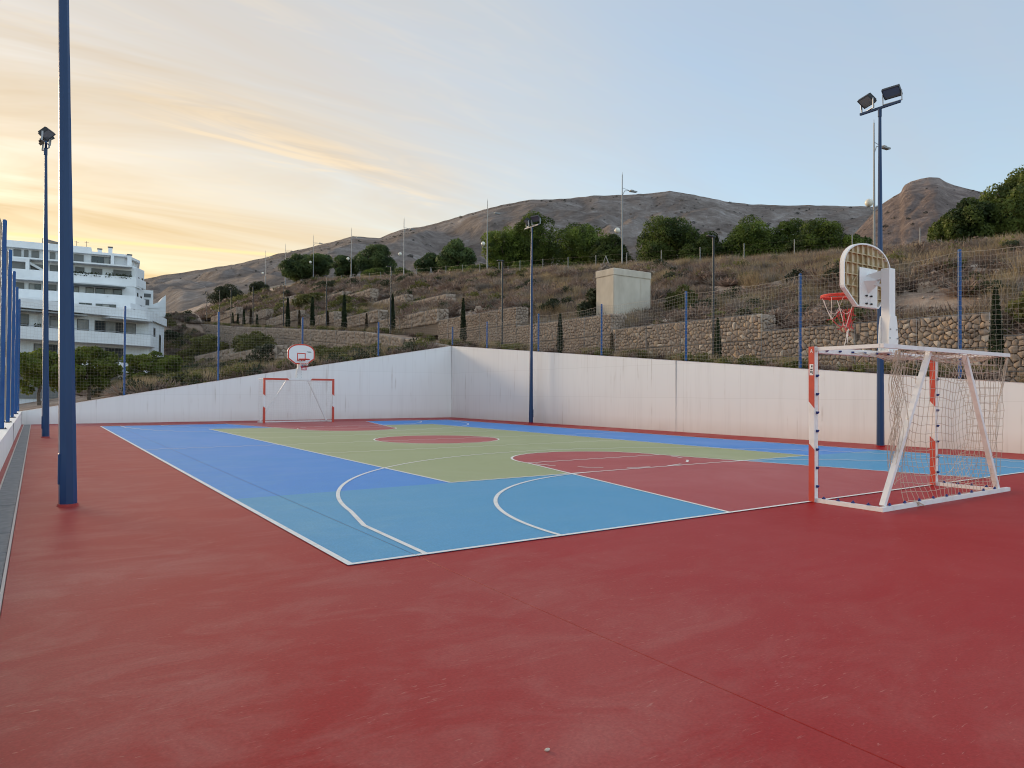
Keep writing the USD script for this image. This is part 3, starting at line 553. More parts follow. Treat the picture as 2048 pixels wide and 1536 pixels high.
for i, (a, b) in enumerate(LOWSEG):
    gabion('lower terrace gabion wall below the cypresses, ' + ['stretch nearest to the white wall corner', 'stretch right of the far basketball board', 'stretch left of the far basketball board', 'farthest stretch towards the apartment block'][i], a, b, float(terr(a)) - 2.6, float(terr(a)) + 0.06, x=17.3, su=0.36, sv=0.27, parts=0, seed=200 + i, depth=0.75, group='lower terrace gabion walls', shear=float(terr(b) - terr(a))/(b - a))
for i, (a, b) in enumerate(((46, 54), (54, 62), (62, 70), (70, 79), (79, 88), (88, 98))):
    zt = float(slope_z(27.0, (a + b)/2)) + 0.7
    gabion(f'upper slope gabion wall, {["first", "second", "third", "fourth", "fifth", "sixth"][i]} step counted from the right', a, b, zt - 1.7, zt, x=26.0, su=0.40, sv=0.30, parts=0, seed=300 + i, group='upper gabion steps on the slope')
gabion('short low gabion wall end beside the dark bush behind the back wall', 44, 60, 2.9, 4.6, x=11.6, su=0.36, sv=0.27, parts=0, seed=400)
gabion('low gabion wall between the apartment block and the shrubs', 62, 84, 3.3, 5.3, x=12.6, su=0.4, sv=0.3, parts=0, seed=401)

# ================================================================ concrete block on the slope
cb = thing('concrete_block', 'plain pale concrete block housing on the dry slope above the gabion wall', 'concrete block')
CX, CY, CZ0, CZ1 = 22.0, 21.3, 4.6, 7.70
m = MB(); m.box((CX + 0.03, CY + 0.03, CZ0), (CX + 2.6, CY + 1.4, CZ1 - 0.36), 0.02); obj('body', m, M['concrete'], cb)
m = MB(); m.box((CX, CY, CZ1 - 0.355), (CX + 2.63, CY + 1.43, CZ1), 0.03); obj('rim', m, M['concrete'], cb)
for x in (0.0, 1.85):
    m = MB(); m.box((CX + 0.04 + x, CY + 0.015, CZ0), (CX + 0.28 + x, CY + 0.028, CZ1 - 0.365), 0.006); obj('rib', m, M['concrete'], cb)
m = MB(); m.box((CX + 0.005, CY + 0.04, CZ0), (CX + 0.028, CY + 0.26, CZ1 - 0.365), 0.006); obj('rib', m, M['concrete'], cb)

# ================================================================ net fences
def fence(label, posts, seed):
    """posts: list of (x, y, z of the wall top); nets hang between them up to 5 m"""
    rng = np.random.default_rng(seed); t = thing('net_fence', label, 'net fence'); TOP = 4.98
    for (x, y, z) in posts:
        m = MB(); m.tube((x, y, z - 0.02), (x, y, TOP + 0.04), 0.043, n=12); m.tube((x, y, TOP + 0.04), (x, y, TOP + 0.06), 0.046, 0.02, n=12); obj('post', m, M['post_blue'], t, smooth=40)
        m = MB(); m.box((x - 0.09, y - 0.09, z + 0.001), (x + 0.09, y + 0.09, z + 0.014), 0.003)
        for sx in (-1, 1):
            for sy in (-1, 1): m.tube((x + sx*0.065, y + sy*0.065, z + 0.014), (x + sx*0.065, y + sy*0.065, z + 0.032), 0.011, n=6)
        obj('base_plate', m, M['dark_metal'], t)
    return t, rng
def bay(t, rng, a, b, off, cell=0.118, r=0.0030):
    (xa, ya_, za), (xb, yb_, zb) = a, b; Lh = math.hypot(xb - xa, yb_ - ya_); nu = int(Lh/cell) + 1; H = 4.96; zlo = min(za, zb); nv = int((H - zlo)/cell) + 1
    d = np.array([xb - xa, yb_ - ya_])/Lh; n = np.array([-d[1], d[0]])
    U, K = np.meshgrid(np.linspace(0, 1, nu + 1), np.arange(nv + 1), indexing='ij'); zb_ = za + (zb - za)*U + 0.06
    sag = 0.10*np.sin(U*np.pi)*(1 + 0.3*np.sin(U*9)); Z = np.maximum(H - sag - K*cell, zb_)
    w = 0.05*np.sin(U*np.pi)*np.sin(K/nv*np.pi); P = np.zeros((nu + 1, nv + 1, 3))
    jit = rng.normal(0, 0.006, (nu + 1, nv + 1))
    P[..., 0] = xa + d[0]*U*Lh + n[0]*(off + w) + d[0]*jit; P[..., 1] = ya_ + d[1]*U*Lh + n[1]*(off + w) + d[1]*jit; P[..., 2] = Z + rng.normal(0, 0.005, Z.shape)*(Z > zb_)
    m = MB()
    for k in range(nu + 1):
        q = P[k][Z[k] > zb_[k] + 0.004] if (Z[k] > zb_[k] + 0.004).sum() > 1 else None
        if q is not None: m.path(np.vstack([q, [P[k, -1]]]), r, 3)
    for k in range(nv + 1):
        ok = Z[:, k] > zb_[:, k] + 0.004
        if ok.sum() > 2: m.path(P[ok, k], r if k else r*2.0, 3)
    obj('net', m, M['cord'], t)
XF = XW + 0.125; YF = YB + 0.125; XLF = XL - 0.125
PR = [(XF, y, wtop(17, y)) for y in (-6.0, -1.4, 3.16, 7.64, 12.20, 16.76, 21.17, 25.68, YF)]
PBk = [(x, YF, wtop(x, 0)) for x in (XLF, 1.10, 4.91, 8.80, 12.80)] + [(XF, YF, 4.03)]
PL = [(XLF, y, 0.53) for y in (1.3, 5.3, 9.3, 13.4, 17.3, 21.3, 25.3)] + [(XLF, YF, 0.53)]
f1, g1 = fence('tall net fence on blue posts along the top of the right white wall', PR[:-1], 1)
for a, b in zip(PR[:-1], PR[1:]): bay(f1, g1, a, b, 0.05, 0.122, 0.0027)
f2, g2 = fence('tall net fence on blue posts along the sloping back wall', PBk, 2)
for a, b in zip(PBk[:-1], PBk[1:]): bay(f2, g2, a, b, -0.05, 0.125, 0.0015)
f3, g3 = fence('net fence on blue posts standing on the low left wall', PL[:-1], 3)
for a, b in zip(PL[:-1], PL[1:]): bay(f3, g3, a, b, 0.05, 0.118, 0.0027)

# ================================================================ floodlight poles
def flood_pole(label, x, y, side, yaws, H=8.93, lean=(0.0, 0.0)):
    """side: +1 lamps look towards +x, -1 towards -x"""
    t = thing('floodlight_pole', label, 'floodlight pole', (x, y, 0), group='blue floodlight poles round the court')
    ex, ey = lean
    m = MB(); m.tube((0, 0, 0.001), (ex, ey, H), 0.096, 0.036, n=8, phase=math.pi/8); obj('pole', m, M['pole_blue'], t)
    m = MB(); m.tube((0, 0, -0.005), (0, 0, 0.03), 0.118, 0.106, n=16); obj('foot_collar', m, M['red_floor'], t)
    dx_ = 0.094 if x > 5 else -0.094
    m = MB(); m.box((dx_ - 0.012, -0.05, 0.26), (dx_ + 0.012, 0.05, 0.62), 0.006); obj('access_cover', m, M['pole_blue'], t)
    m = MB(); m.box((ex - 0.03, ey - 0.54, H - 0.02), (ex + 0.03, ey + 0.54, H + 0.04), 0.004); m.tube((ex, ey, H - 0.22), (ex, ey, H - 0.02), 0.048, n=10); obj('crossarm', m, M['pole_blue'], t)
    for k, (oy, yaw) in enumerate(zip((-0.33, 0.33), yaws)):
        fl = thing('floodlight', None, None, (ex, ey + oy, H + 0.04), parent=t); ca, sa = math.cos(yaw), math.sin(yaw)
        f = np.array([side*ca, sa, 0.0]); s_ = np.array([-sa*side, ca, 0.0])*1.0; tilt = math.radians(50)
        n = f*math.cos(tilt) - np.array([0, 0, 1.0])*math.sin(tilt); upv = f*math.sin(tilt) + np.array([0, 0, 1.0])*math.cos(tilt)
        c = np.array([0, 0, 0.27]) + 0.02*f
        b = MB(); b.obox(c, (s_, upv, n), (0.215, 0.148, 0.035))
        for q in range(9): b.obox(c - n*0.062 + s_*(q - 4)*0.044, (s_, upv, n), (0.006, 0.125, 0.028))
        b.obox(c - n*0.085 - upv*0.02, (s_, upv, n), (0.13, 0.07, 0.035))
        for e in (-1, 1): b.obox(c + n*0.04 + s_*e*0.207, (s_, upv, n), (0.008, 0.148, 0.008)); b.obox(c + n*0.04 + upv*e*0.140, (s_, upv, n), (0.199, 0.008, 0.008))
        obj('housing', b, M['flood_black'], fl)
        g = MB(); g.obox(c + n*0.0375, (s_, upv, n), (0.197, 0.130, 0.003)); obj('lens', g, M['flood_glass'], fl)
        br = MB()
        for e in (-1, 1): br.beam(np.array([0, 0, 0.01]) + s_*e*0.232, c + s_*e*0.232, 0.012, 0.045)
        br.beam(s_*-0.238 + np.array([0, 0, 0.008]), s_*0.238 + np.array([0, 0, 0.008]), 0.045, 0.012); obj('bracket', br, M['steel'], fl)
    return t
flood_pole('thick blue floodlight pole nearest the viewer, its lamps above the photo', -1.71, 4.55, 1, (-0.35, 0.35), lean=(-0.16, 0.11))
flood_pole('blue floodlight pole standing by the far left corner near the apartment block', -1.80, 19.30, 1, (-0.45, 0.35), 8.45, (-0.09, 0.05))
flood_pole('blue floodlight pole in front of the right white wall near the corner', 16.60, 20.85, -1, (-0.30, 0.40))
flood_pole('blue floodlight pole behind the near goal, two black lamps against the sky', 16.38, 4.72, -1, (-0.12, 0.42))

# ================================================================ goals
GH, GD = 1.96, 0.88
def cord_net(m, P, r): 
    for k in range(P.shape[0]): m.path(P[k], r, 3)
    for k in range(P.shape[1]): m.path(P[:, k], r, 3)
def make_goal(label, y0, back, near):
    """posts on y0; the frame runs back towards 'back' (-1 or +1 along y)"""
    t = thing('handball_goal', label, 'goal', (XC, y0, 0)); W = 1.535; s = 0.04; B = back
    rng = np.random.default_rng(31 if near else 32)
    for e in (-1, 1):
        m = MB(); m.box((e*W - s, -s, 0.0), (e*W + s, s, GH), 0.005); p = obj('post', m, M['goal_white'], t)
        for (a, b, dn) in ((1.27, GH + 0.0022, 1), (0.002, 0.66, -1)):
            q = MB(); g = 0.0022; ze = a if dn > 0 else b
            zs = lambda k: (a - 0.09*k if dn > 0 else b + 0.09*k)
            def plate(P0, P1, P2, P3, nrm):   # thin red wrap lying on a post face
                v = [np.array(p_, float) + o*np.array(nrm)*0.0022 for o in (0.05, 1) for p_ in (P0, P1, P2, P3)]
                q.add(v, [(0, 1, 2, 3), (7, 6, 5, 4), (0, 4, 5, 1), (1, 5, 6, 2), (2, 6, 7, 3), (3, 7, 4, 0)])
            z_in, z_out = (a, b) if dn > 0 else (b, a)
            f_ = -B*s      # court side face
            plate((e*W - s, f_, a if dn > 0 else a), (e*W + s, f_, a if dn > 0 else a), (e*W + s, f_, b), (e*W - s, f_, b), (0, -B, 0)) if False else None
            k0, k1 = (0.0, 0.09)
            if dn > 0:
                plate((e*W - s, f_, a), (e*W + s, f_, a - 0.09), (e*W + s, f_, b), (e*W - s, f_, b), (0, -B, 0))
                for ex in (-1, 1): plate((e*W + ex*s, f_, a - (0.09 if ex > 0 else 0)), (e*W + ex*s, -f_, a - (0.16 if ex > 0 else 0.09)), (e*W + ex*s, -f_, b), (e*W + ex*s, f_, b), (ex, 0, 0))
            else:
                plate((e*W - s, f_, a), (e*W + s, f_, a), (e*W + s, f_, b), (e*W - s, f_, b + 0.07), (0, -B, 0))
                for ex in (-1, 1): plate((e*W + ex*s, f_, a), (e*W + ex*s, -f_, a), (e*W + ex*s, -f_, b), (e*W + ex*s, f_, b + 0.08), (ex, 0, 0))
            obj('red_band', q, M['goal_red'], t)
        if near:
            for k in range(7):
                z = 0.20 + k*0.232; c = MB(); y = B*s
                c.box((e*W - 0.012, y, z - 0.016), (e*W + 0.012, y + B*0.014, z + 0.016), 0.003); c.tube((e*W + 0.0, y + B*0.014, z - 0.010), (e*W, y + B*0.034, z + 0.012), 0.013, 0.010, n=8); obj('net_clip', c, M['clip'], p)
    m = MB(); m.box((-W + s + 0.001, -s, GH - 2*s), (W - s - 0.001, s, GH - 0.0005), 0.005); cb_ = obj('crossbar', m, M['goal_white'], t)
    if near:
        for k in range(10):
            x = -1.32 + k*0.293; c = MB(); c.box((x - 0.016, B*s, GH - 0.055), (x + 0.016, B*(s + 0.014), GH - 0.031), 0.003); c.tube((x, B*(s + 0.014), GH - 0.05), (x, B*(s + 0.03), GH - 0.035), 0.012, 0.009, n=8); obj('net_clip', c, M['clip'], cb_)
    for e in (-1, 1):
        q = MB(); xa, xb = e*(W - s - 0.001), e*0.46
        for yy_, nn in ((-B*(s + 0.0022), 0), ):
            v = []
            for y_ in (-B*(s + 0.0024), -B*(s + 0.0002)):
                v += [(xa, y_, GH - 2*s - 0.001), (xb + e*0.0, y_, GH - 2*s - 0.001), (xb + e*0.09, y_, GH + 0.002), (xa, y_, GH + 0.002)]
            q.add(v, [(0, 1, 2, 3), (7, 6, 5, 4), (0, 4, 5, 1), (1, 5, 6, 2), (2, 6, 7, 3), (3, 7, 4, 0)])
        q.box((min(xa, xb + e*0.09), -s, GH + 0.0002), (max(xa, xb + e*0.09), s, GH + 0.0022)); obj('red_band', q, M['goal_red'], t)
    def bar(p, q, w, h=None): mm = MB(); mm.beam(p, q, w, h); return mm
    yb = B*GD
    for e in (-1, 1):
        obj('base_bar', bar((e*W, B*(s + 0.001), 0.026), (e*(W + 0.02), yb - B*0.026, 0.026), 0.05), M['goal_white'], t)
        obj('top_bar', bar((e*W, B*(s + 0.001), GH - 0.03), (e*W, yb - B*0.026, GH - 0.03), 0.045), M['goal_white'], t)
    obj('base_bar', bar((-W - 0.045, yb, 0.0262), (W + 0.26, yb, 0.0262), 0.052), M['goal_white'], t)
    obj('top_bar', bar((-W - 0.02, yb, GH - 0.0305), (W + 0.28, yb, GH - 0.0305), 0.05), M['goal_white'], t)
    for xt, xb in ((-0.33, -W + 0.06), (0.63, W - 0.02)):
        obj('strut', bar((xt, yb - B*0.06, GH - 0.06), (xb, yb - B*0.035, 0.055), 0.062, 0.05), M['goal_white'], t)
    if near:
        for k in range(9):
            x = -W + 0.18 + k*0.345; c = MB(); c.box((x - 0.022, yb - B*0.030, 0.0525), (x + 0.022, yb - B*0.004, 0.068), 0.004); c.sphere((x, yb - B*0.016, 0.073), 0.013, 1); obj('net_clip', c, M['clip'], t)
        for e in (-1, 1):
            for k in range(4):
                y = B*(0.14 + k*0.19); c = MB(); c.box((e*W - 0.013, y - 0.02, 0.0515), (e*W + 0.013, y + 0.02, 0.067), 0.004); c.sphere((e*W, y, 0.072), 0.012, 1); obj('net_clip', c, M['clip'], t)
        c = MB(); c.path([(-0.83, yb, 0.06), (-0.80, yb - 0.03, 0.05), (-0.78, yb - 0.032, 0.02), (-0.81, yb + 0.0, -0.0 + 0.004)], 0.012, 6); c.path([(-0.80, yb - 0.034, 0.055), (-0.70, yb - 0.06, 0.01)], 0.009, 5); obj('repair_tie', c, M['goal_cord'], t)
        # sticker with dark print on the near post
        q = MB(); q.box((-W - s - 0.0046, -0.026, 1.60), (-W - s - 0.0026, 0.026, 1.74)); st = obj('sticker', q, M['board_white'], t)
        q = MB()
        for (a, b, c_, d_) in ((-0.016, 1.70, 0.004, 1.725), (-0.016, 1.665, 0.016, 1.682), (-0.004, 1.63, 0.016, 1.655), (-0.018, 1.615, -0.008, 1.65)): q.box((-W - s - 0.0056, a, b), (-W - s - 0.0047, c_, d_))
        obj('print', q, M['ink'], st)
        q = MB()
        tx = meshkit.text_mesh('A', 0.045, 0.0012, bold=True); v = np.array(tx.vertices); vv = np.c_[-W - s - 0.0027 - v[:, 2], 0.018 - v[:, 0]*0.8, 1.885 + v[:, 1]]; q.add(vv, np.array(tx.faces))
        tx = meshkit.text_mesh('B', 0.045, 0.0012, bold=True); v = np.array(tx.vertices); vv = np.c_[-W - s - 0.0027 - v[:, 2], 0.018 - v[:, 0]*0.8, 1.79 + v[:, 1]]
        obj('mark', q, M['goal_white'], t)
    # nets
    cell = 0.105; r = 0.0034 if near else 0.0024; mat = M['goal_cord'] if near else M['white_cord']; ybk = yb - B*0.03
    if near: ua, ub = -0.98, W + 0.05
    else: ua, ub = -W, W
    nu, nv = int((ub - ua)/cell), int(1.86/cell)
    U, V = np.meshgrid(np.linspace(0, 1, nu + 1), np.linspace(0, 1, nv + 1), indexing='ij')
    X = ua + (ub - ua)*U + 0.02*np.sin(V*7 + U*5); Z = GH - 0.07 - V*(GH - 0.13)
    Yv = ybk + (-B)*(0.12*np.sin(V*np.pi)**1.0*np.sin(np.clip(U, 0.0, 1)*np.pi)**0.5 + 0.05*np.sin(U*11)*np.sin(V*np.pi))
    Z = Z + np.sin(V*np.pi)**0.6*(0.022*np.sin(U*17 + 1) + 0.025*np.sin(U*7 + V*3)) - (0.05*np.sin(V*np.pi)*np.sin(U*np.pi))
    if near: Yv = Yv + 0.10*(U < 0.5)*(0.5 - U)*np.sin(V*9 + U*6)
    P = np.stack([X, Yv, Z], -1) + rng.normal(0, 0.004, X.shape + (3,))
    m = MB()
    if near:
        for k in range(nu + 1): m.path(P[k], r, 3)
        for k in range(nv + 1): m.path(P[:, k], r, 3)
    else: cord_net(m, P, r)
    obj('net', m, mat, t)
    # roof net between crossbar and rear bar
    nu2 = int((ub - ua)/cell); U, V = np.meshgrid(np.linspace(0, 1, nu2 + 1), np.linspace(0, 1, 9), indexing='ij')
    P = np.stack([(ua + 0.25*near) + (ub - ua - 0.25*near)*U, B*(s + 0.01) + (ybk - B*s)*V, GH - 0.045 - 0.10*np.sin(V*np.pi)*(0.7 + 0.3*np.sin(U*9))], -1) + rng.normal(0, 0.008, U.shape + (3,))
    m = MB(); cord_net(m, P, r); obj('net', m, mat, t)
    # side nets
    for e in (-1, 1):
        m = MB()
        if near and e < 0:      # drawn together into a hanging bundle
            for k in range(18):
                zz = np.linspace(GH - 0.06, 0.30 + 0.30*rng.random(), 22); ph = rng.uniform(0, 6.28); w = np.linspace(0.9, 1.0, 22)
                x_ = -1.06 + rng.normal(0, 0.032)*w + 0.035*np.sin(zz*9 + ph) - 0.10*np.linspace(0, 1, 22)**2; y_ = ybk + 0.10*rng.random() + 0.03*np.sin(zz*7 + ph)
                m.path(np.stack([x_, y_, zz], -1), 0.0030, 3)
            for k in range(18):
                z0_ = GH - 0.12 - k*0.088; tt = np.linspace(0, 1, 9); x_ = -1.18 + 0.28*tt; m.path(np.stack([x_ + 0.02*np.sin(k*2.1), ybk + 0.05 + 0.04*np.sin(tt*6 + k), z0_ - 0.05*np.sin(tt*np.pi) + 0.03*np.sin(k*1.7 + tt*4)], -1), 0.0026, 3)
        else:
            nw = 8; U, V = np.meshgrid(np.linspace(0, 1, nw + 1), np.linspace(0, 1, nv + 1), indexing='ij'); bun = (0.55 if near else 0.0)
            yA, yC = B*(s + 0.02), ybk
            pinch = 1 - bun*np.sin(V*np.pi)**0.7
            P = np.stack([e*(W + 0.0) + e*(0.14*(1 - V)*U if near else 0.03*np.sin(V*np.pi)) + 0*U, yC + (yA - yC)*(1 - U)*pinch, GH - 0.06 - V*(GH - 0.13)], -1) + rng.normal(0, 0.006, U.shape + (3,))
            if near: P[..., 0] -= e*0.10*np.sin(V*np.pi)
            cord_net(m, P, r)
        obj('net', m, mat, t)
    if near:      # slack cords from the end of the rear bar
        m = MB()
        for k in range(9):
            tt = np.linspace(0, 1, 14); m.path(np.stack([W + 0.22 - 0.30*tt + 0.02*np.sin(tt*8 + k) - 0.02*k*tt, np.full(14, yb + 0.02*k/9 - 0.02) + 0.02*np.sin(tt*5 + k), GH - 0.05 - (0.45 + 0.12*k)*tt], -1), 0.0026, 3)
        obj('loose_cord', m, mat, t)
    return t
make_goal('near white goal with red bands seen from behind, torn tan net', 0.0, -1, True)
make_goal('far white goal with red bands in front of the back wall', CL - 0.02, 1, False)

# ================================================================ basketball hoops
def make_hoop(label, y0, B, near):
    """stands on the goal frame; B: the side (along y) away from the court"""
    t = thing('basketball_hoop', label, 'basketball hoop', (XC, y0, 0)); yp = B*0.13; F = -B
    m = MB(); m.box((-0.075, yp - 0.06, GH + 0.001), (0.075, yp + 0.06, 3.09), 0.006); obj('mast', m, M['board_white'], t)
    q = MB(); prof = [(-0.12, GH + 0.0015), (0.12, GH + 0.0015), (0.125, GH + 0.18), (0.105, GH + 0.36), (0.0765, GH + 0.48), (-0.0765, GH + 0.48), (-0.105, GH + 0.36), (-0.125, GH + 0.18)]
    for e in (-1, 1):
        q.prism(prof, 0, 0.012, lambda v, e=e: np.c_[v[:, 0], yp + e*0.0605 + (e*v[:, 2]), v[:, 1]])
    fl = obj('mount_plate', q, M['board_white'], t)
    for e in (-1, 1):
        for x in (-0.095, 0.095):
            for z in (0.06, 0.17, 0.29):
                xx = x*(1.0 if z < 0.2 else 0.88)
                q = MB(); q.tube((xx, yp + e*0.0735, GH + z), (xx, yp + e*0.083, GH + z), 0.011, n=6); obj('bolt', q, M['steel'], fl)
    q = MB(); q.box((-0.16, -0.20, GH - 0.028), (0.16, 0.20, GH - 0.0), 0.004) if False else q.box((-0.14, yp - 0.085, GH + 0.0005 - 0.030), (0.14, yp + 0.085, GH - 0.0002), 0.003)
    q.box((-0.05, min(0, B*0.87), GH - 0.034), (-0.002, max(0, B*0.87), GH - 0.031)); obj('carrier', q, M['goal_white'], t)
    yb_ = F*0.20; zc = 3.04       # board plane
    m = MB(); m.beam((0, yp + F*0.062, 3.02), (0, yb_ - F*0.055, 2.98), 0.09, 0.11); m.beam((0, yp + F*0.06, 2.86), (0, yb_ - F*0.06, 2.94), 0.07, 0.035); obj('arm', m, M['board_white'], t)
    # fan-shaped board, ribbed on its back
    zb = 2.585
    half = [(0.27, 0.0), (0.585, 0.235), (0.60, 0.27), (0.60, 0.55)]; top = [(0.60*math.cos(a)**0.9 if math.cos(a) > 0 else 0, 0.55 + 0.35*math.sin(a)) for a in np.linspace(0.12, math.pi/2 - 0.05, 12)]
    R_ = half + top; outl = [(x, z) for x, z in R_] + [(-x, z) for x, z in reversed(R_)]
    pol = Polygon(outl).buffer(0)
    def face(poly, y0_, y1_, mat, name, par=t, label=None):
        q = MB(); 
        for g in getattr(poly, 'geoms', [poly]): q.prism(g, 0, 1, lambda v: np.c_[v[:, 0], y0_ + (y1_ - y0_)*v[:, 2], zb + v[:, 1]])
        return obj(name, q, M[mat], par, label=label)
    bk = F*-1.0
    bd = face(pol, yb_, yb_ + F*0.012, 'board_white', 'backboard')
    face(pol.buffer(-0.004), yb_ - F*0.003, yb_ - F*0.0002, 'board', 'back_skin', bd)
    face(pol.difference(pol.buffer(-0.022)), yb_ - F*0.05, yb_ - F*0.0035, 'board_white' if True else 'board', 'edge_frame', bd)
    inner = pol.buffer(-0.024)
    for x in np.arange(-0.52, 0.53, 0.13):
        g = inner.intersection(sbox(x - 0.006, -1, x + 0.006, 2)).difference(sbox(-0.235, -0.1, 0.235, 0.56))
        if not g.is_empty: face(g, yb_ - F*0.042, yb_ - F*0.0035, 'board_rust', 'rib', bd)
    vr = unary_union([sbox(x - 0.0065, -1, x + 0.0065, 2) for x in np.arange(-0.52, 0.53, 0.13)])
    for z in (0.14, 0.28, 0.44, 0.60, 0.74):
        g = inner.intersection(sbox(-1, z - 0.006, 1, z + 0.006)).difference(sbox(-0.235, -0.1, 0.235, 0.56)).difference(vr)
        if not g.is_empty: face(g, yb_ - F*0.040, yb_ - F*0.0035, 'board_rust', 'rib', bd)
    for sgn in (-1, 1):
        g = inner.intersection(line([(sgn*0.26, 0.42), (sgn*0.50, 0.16)], 0.012)).difference(vr); face(g, yb_ - F*0.030, yb_ - F*0.0035, 'board_rust', 'rib', bd)
    face(sbox(-0.225, 0.005, 0.225, 0.55), yb_ - F*0.056, yb_ - F*0.044, 'board_white', 'back_plate', bd)
    q = MB(); tip = np.array([0, yb_ - F*0.20, zb + 0.36]); cs = [(-0.13, 0.36), (0, 0.48), (0.13, 0.36), (0, 0.20)]
    v = [(x, yb_ - F*0.0565, zb + z) for x, z in cs] + [tuple(tip + np.array([dx, 0, dz])) for dx, dz in ((-0.045, 0), (0, 0.05), (0.045, 0), (0, -0.05))]
    q.add(v, [(0, 1, 5, 4), (1, 2, 6, 5), (2, 3, 7, 6), (3, 0, 4, 7)]); q.add(v[4:], [(0, 1, 2, 3)]); obj('gusset', q, M['board_white'], bd)
    for x in (-0.06, 0.06):
        for z in (0.05, 0.16):
            q = MB(); q.tube((x, yb_ - F*0.057, zb + z), (x, yb_ - F*0.075, zb + z), 0.014, n=6); q.box((x - 0.03, yb_ - F*0.057, zb + z - 0.006), (x + 0.0, yb_ - F*0.066, zb + z + 0.006)); obj('bolt', q, M['dark_metal'], bd)
    # printed front: red border, red target square
    face(pol.difference(pol.buffer(-0.055)), yb_ + F*0.0122, yb_ + F*0.0142, 'rim_red', 'border', bd)
    sq = sbox(-0.19, 0.15, 0.19, 0.50); face(sq.difference(sq.buffer(-0.04, join_style=2)), yb_ + F*0.0122, yb_ + F*0.0142, 'rim_red', 'target_square', bd)
    if not near:
        face(unary_union([sbox(0.24, 0.545, 0.42, 0.575), sbox(0.30, 0.515, 0.45, 0.535)]), yb_ + F*0.0122, yb_ + F*0.0135, 'lamp_grey', 'maker_plate', bd)
    # rim
    zr = 2.80; rc = np.array([0, yb_ + F*0.40, zr]); rr = 0.225; n = 40
    q = MB(); tt = np.linspace(0, 2*np.pi, n + 1); q.path(np.stack([rc[0] + rr*np.cos(tt), rc[1] + rr*np.sin(tt), np.full(n + 1, zr)], -1), 0.016, 8)
    q.path(np.stack([rc[0] + (rr + 0.012)*np.cos(tt), rc[1] + (rr + 0.012)*np.sin(tt), np.full(n + 1, zr - 0.022)], -1), 0.009, 6)
    q.box((-0.11, yb_ + F*0.0145, zr - 0.07), (0.11, yb_ + F*0.024, zr + 0.03), 0.003)
    for e in (-1, 1): q.beam((e*0.09, yb_ + F*0.02, zr - 0.005), (e*0.15, rc[1] - F*0.16, zr - 0.002), 0.05, 0.012); q.beam((e*0.09, yb_ + F*0.02, zr - 0.06), (e*0.13, rc[1] - F*0.17, zr - 0.02), 0.012)
    rim = obj('rim', q, M['rim_red'], t, smooth=40)
    for k in range(12):
        a = k/12*2*np.pi; h = MB(); h.path([(rc[0] + (rr)*math.cos(a), rc[1] + rr*math.sin(a), zr - 0.016), (rc[0] + (rr + 0.01)*math.cos(a), rc[1] + (rr + 0.01)*math.sin(a), zr - 0.045)], 0.005, 5); obj('hook', h, M['rim_red'], rim)
    rng = np.random.default_rng(5 if near else 6)
    def ring_pt(a, z, rad, off=(0, 0)): return (rc[0] + off[0] + rad*math.cos(a), rc[1] + off[1] + rad*math.sin(a), z)
    wm, rm = MB(), MB(); lv = [0.045, 0.17, 0.29, 0.40, 0.50]; rad = [0.225, 0.185, 0.15, 0.12, 0.10]
    if near:    # torn: a few white loops on one side, a red tangle on the other
        def sag(p, q, d, mm, r=0.0045):
            s_ = np.linspace(0, 1, 12)[:, None]; P = np.array(p)*(1 - s_) + np.array(q)*s_; P[:, 2] -= d*np.sin(s_[:, 0]*np.pi); mm.path(P, r, 4)
        low = np.array([rc[0] + 0.06, rc[1] - F*0.10, zr - 0.55]); kn = np.array([rc[0] - 0.06, rc[1] + F*0.06, zr - 0.34])
        for a in (2.5, 3.3, 4.0, 1.6): sag(ring_pt(a, zr - 0.04, 0.225), kn + rng.normal(0, 0.02, 3), 0.03, wm)
        for a in (0.6, 5.2): sag(ring_pt(a, zr - 0.04, 0.225), low + rng.normal(0, 0.02, 3) + np.array([0, 0, 0.1]), -0.02, wm)
        sag(ring_pt(3.9, zr - 0.20, 0.15), ring_pt(5.3, zr - 0.24, 0.15), 0.05, wm); sag(ring_pt(1.5, zr - 0.20, 0.15), ring_pt(0.4, zr - 0.18, 0.16), 0.06, wm)
        sag(kn, low + np.array([0, 0, 0.10]), 0.05, rm, 0.006)
        for k in range(8):
            p = low + np.array([0.03, 0, 0.05]) + rng.normal(0, 0.012, 3); sag(p, p + np.array([rng.normal(0, 0.03) - 0.04, rng.normal(0, 0.02), -0.16 - 0.10*rng.random()]), -0.01, wm, 0.0035)
        for k in range(34):
            a = rng.uniform(-1.1, 1.0); z = zr - 0.16 - 0.30*rng.random(); p = np.array(ring_pt(a, z, 0.13 + 0.05*rng.random(), (0.03, 0))); sag(p, p + np.array([rng.normal(0, 0.07), rng.normal(0, 0.07), rng.normal(-0.05, 0.07)]), 0.02, rm, 0.0045)
        for k in range(10):
            sag(ring_pt(rng.uniform(-0.9, 0.9), zr - 0.18, 0.19), low + rng.normal(0, 0.04, 3) + np.array([0, 0, 0.10]), 0.03, rm, 0.0045)
    else:
        for j in range(4):
            for k in range(12):
                a0, a1 = (k + 0.5*(j % 2))/12*2*np.pi, (k + 0.5*(j % 2) + 0.5)/12*2*np.pi; a2 = (k + 0.5*(j % 2) - 0.5)/12*2*np.pi
                for b_ in (a1, a2): (wm if j < 2 else rm).path([ring_pt(a0, zr - lv[j], rad[j]), ring_pt(b_, zr - lv[j+1], rad[j+1])], 0.0045, 4)
    n1 = obj('net', wm, M['white_cord'], t); 
    if rm.n: obj('net', rm, M['red_cord'], t, label='torn red part of the net' if near else None)
    return t
make_hoop('near basketball hoop on the goal frame, seen from its rusty ribbed back', 0.0, -1, True)
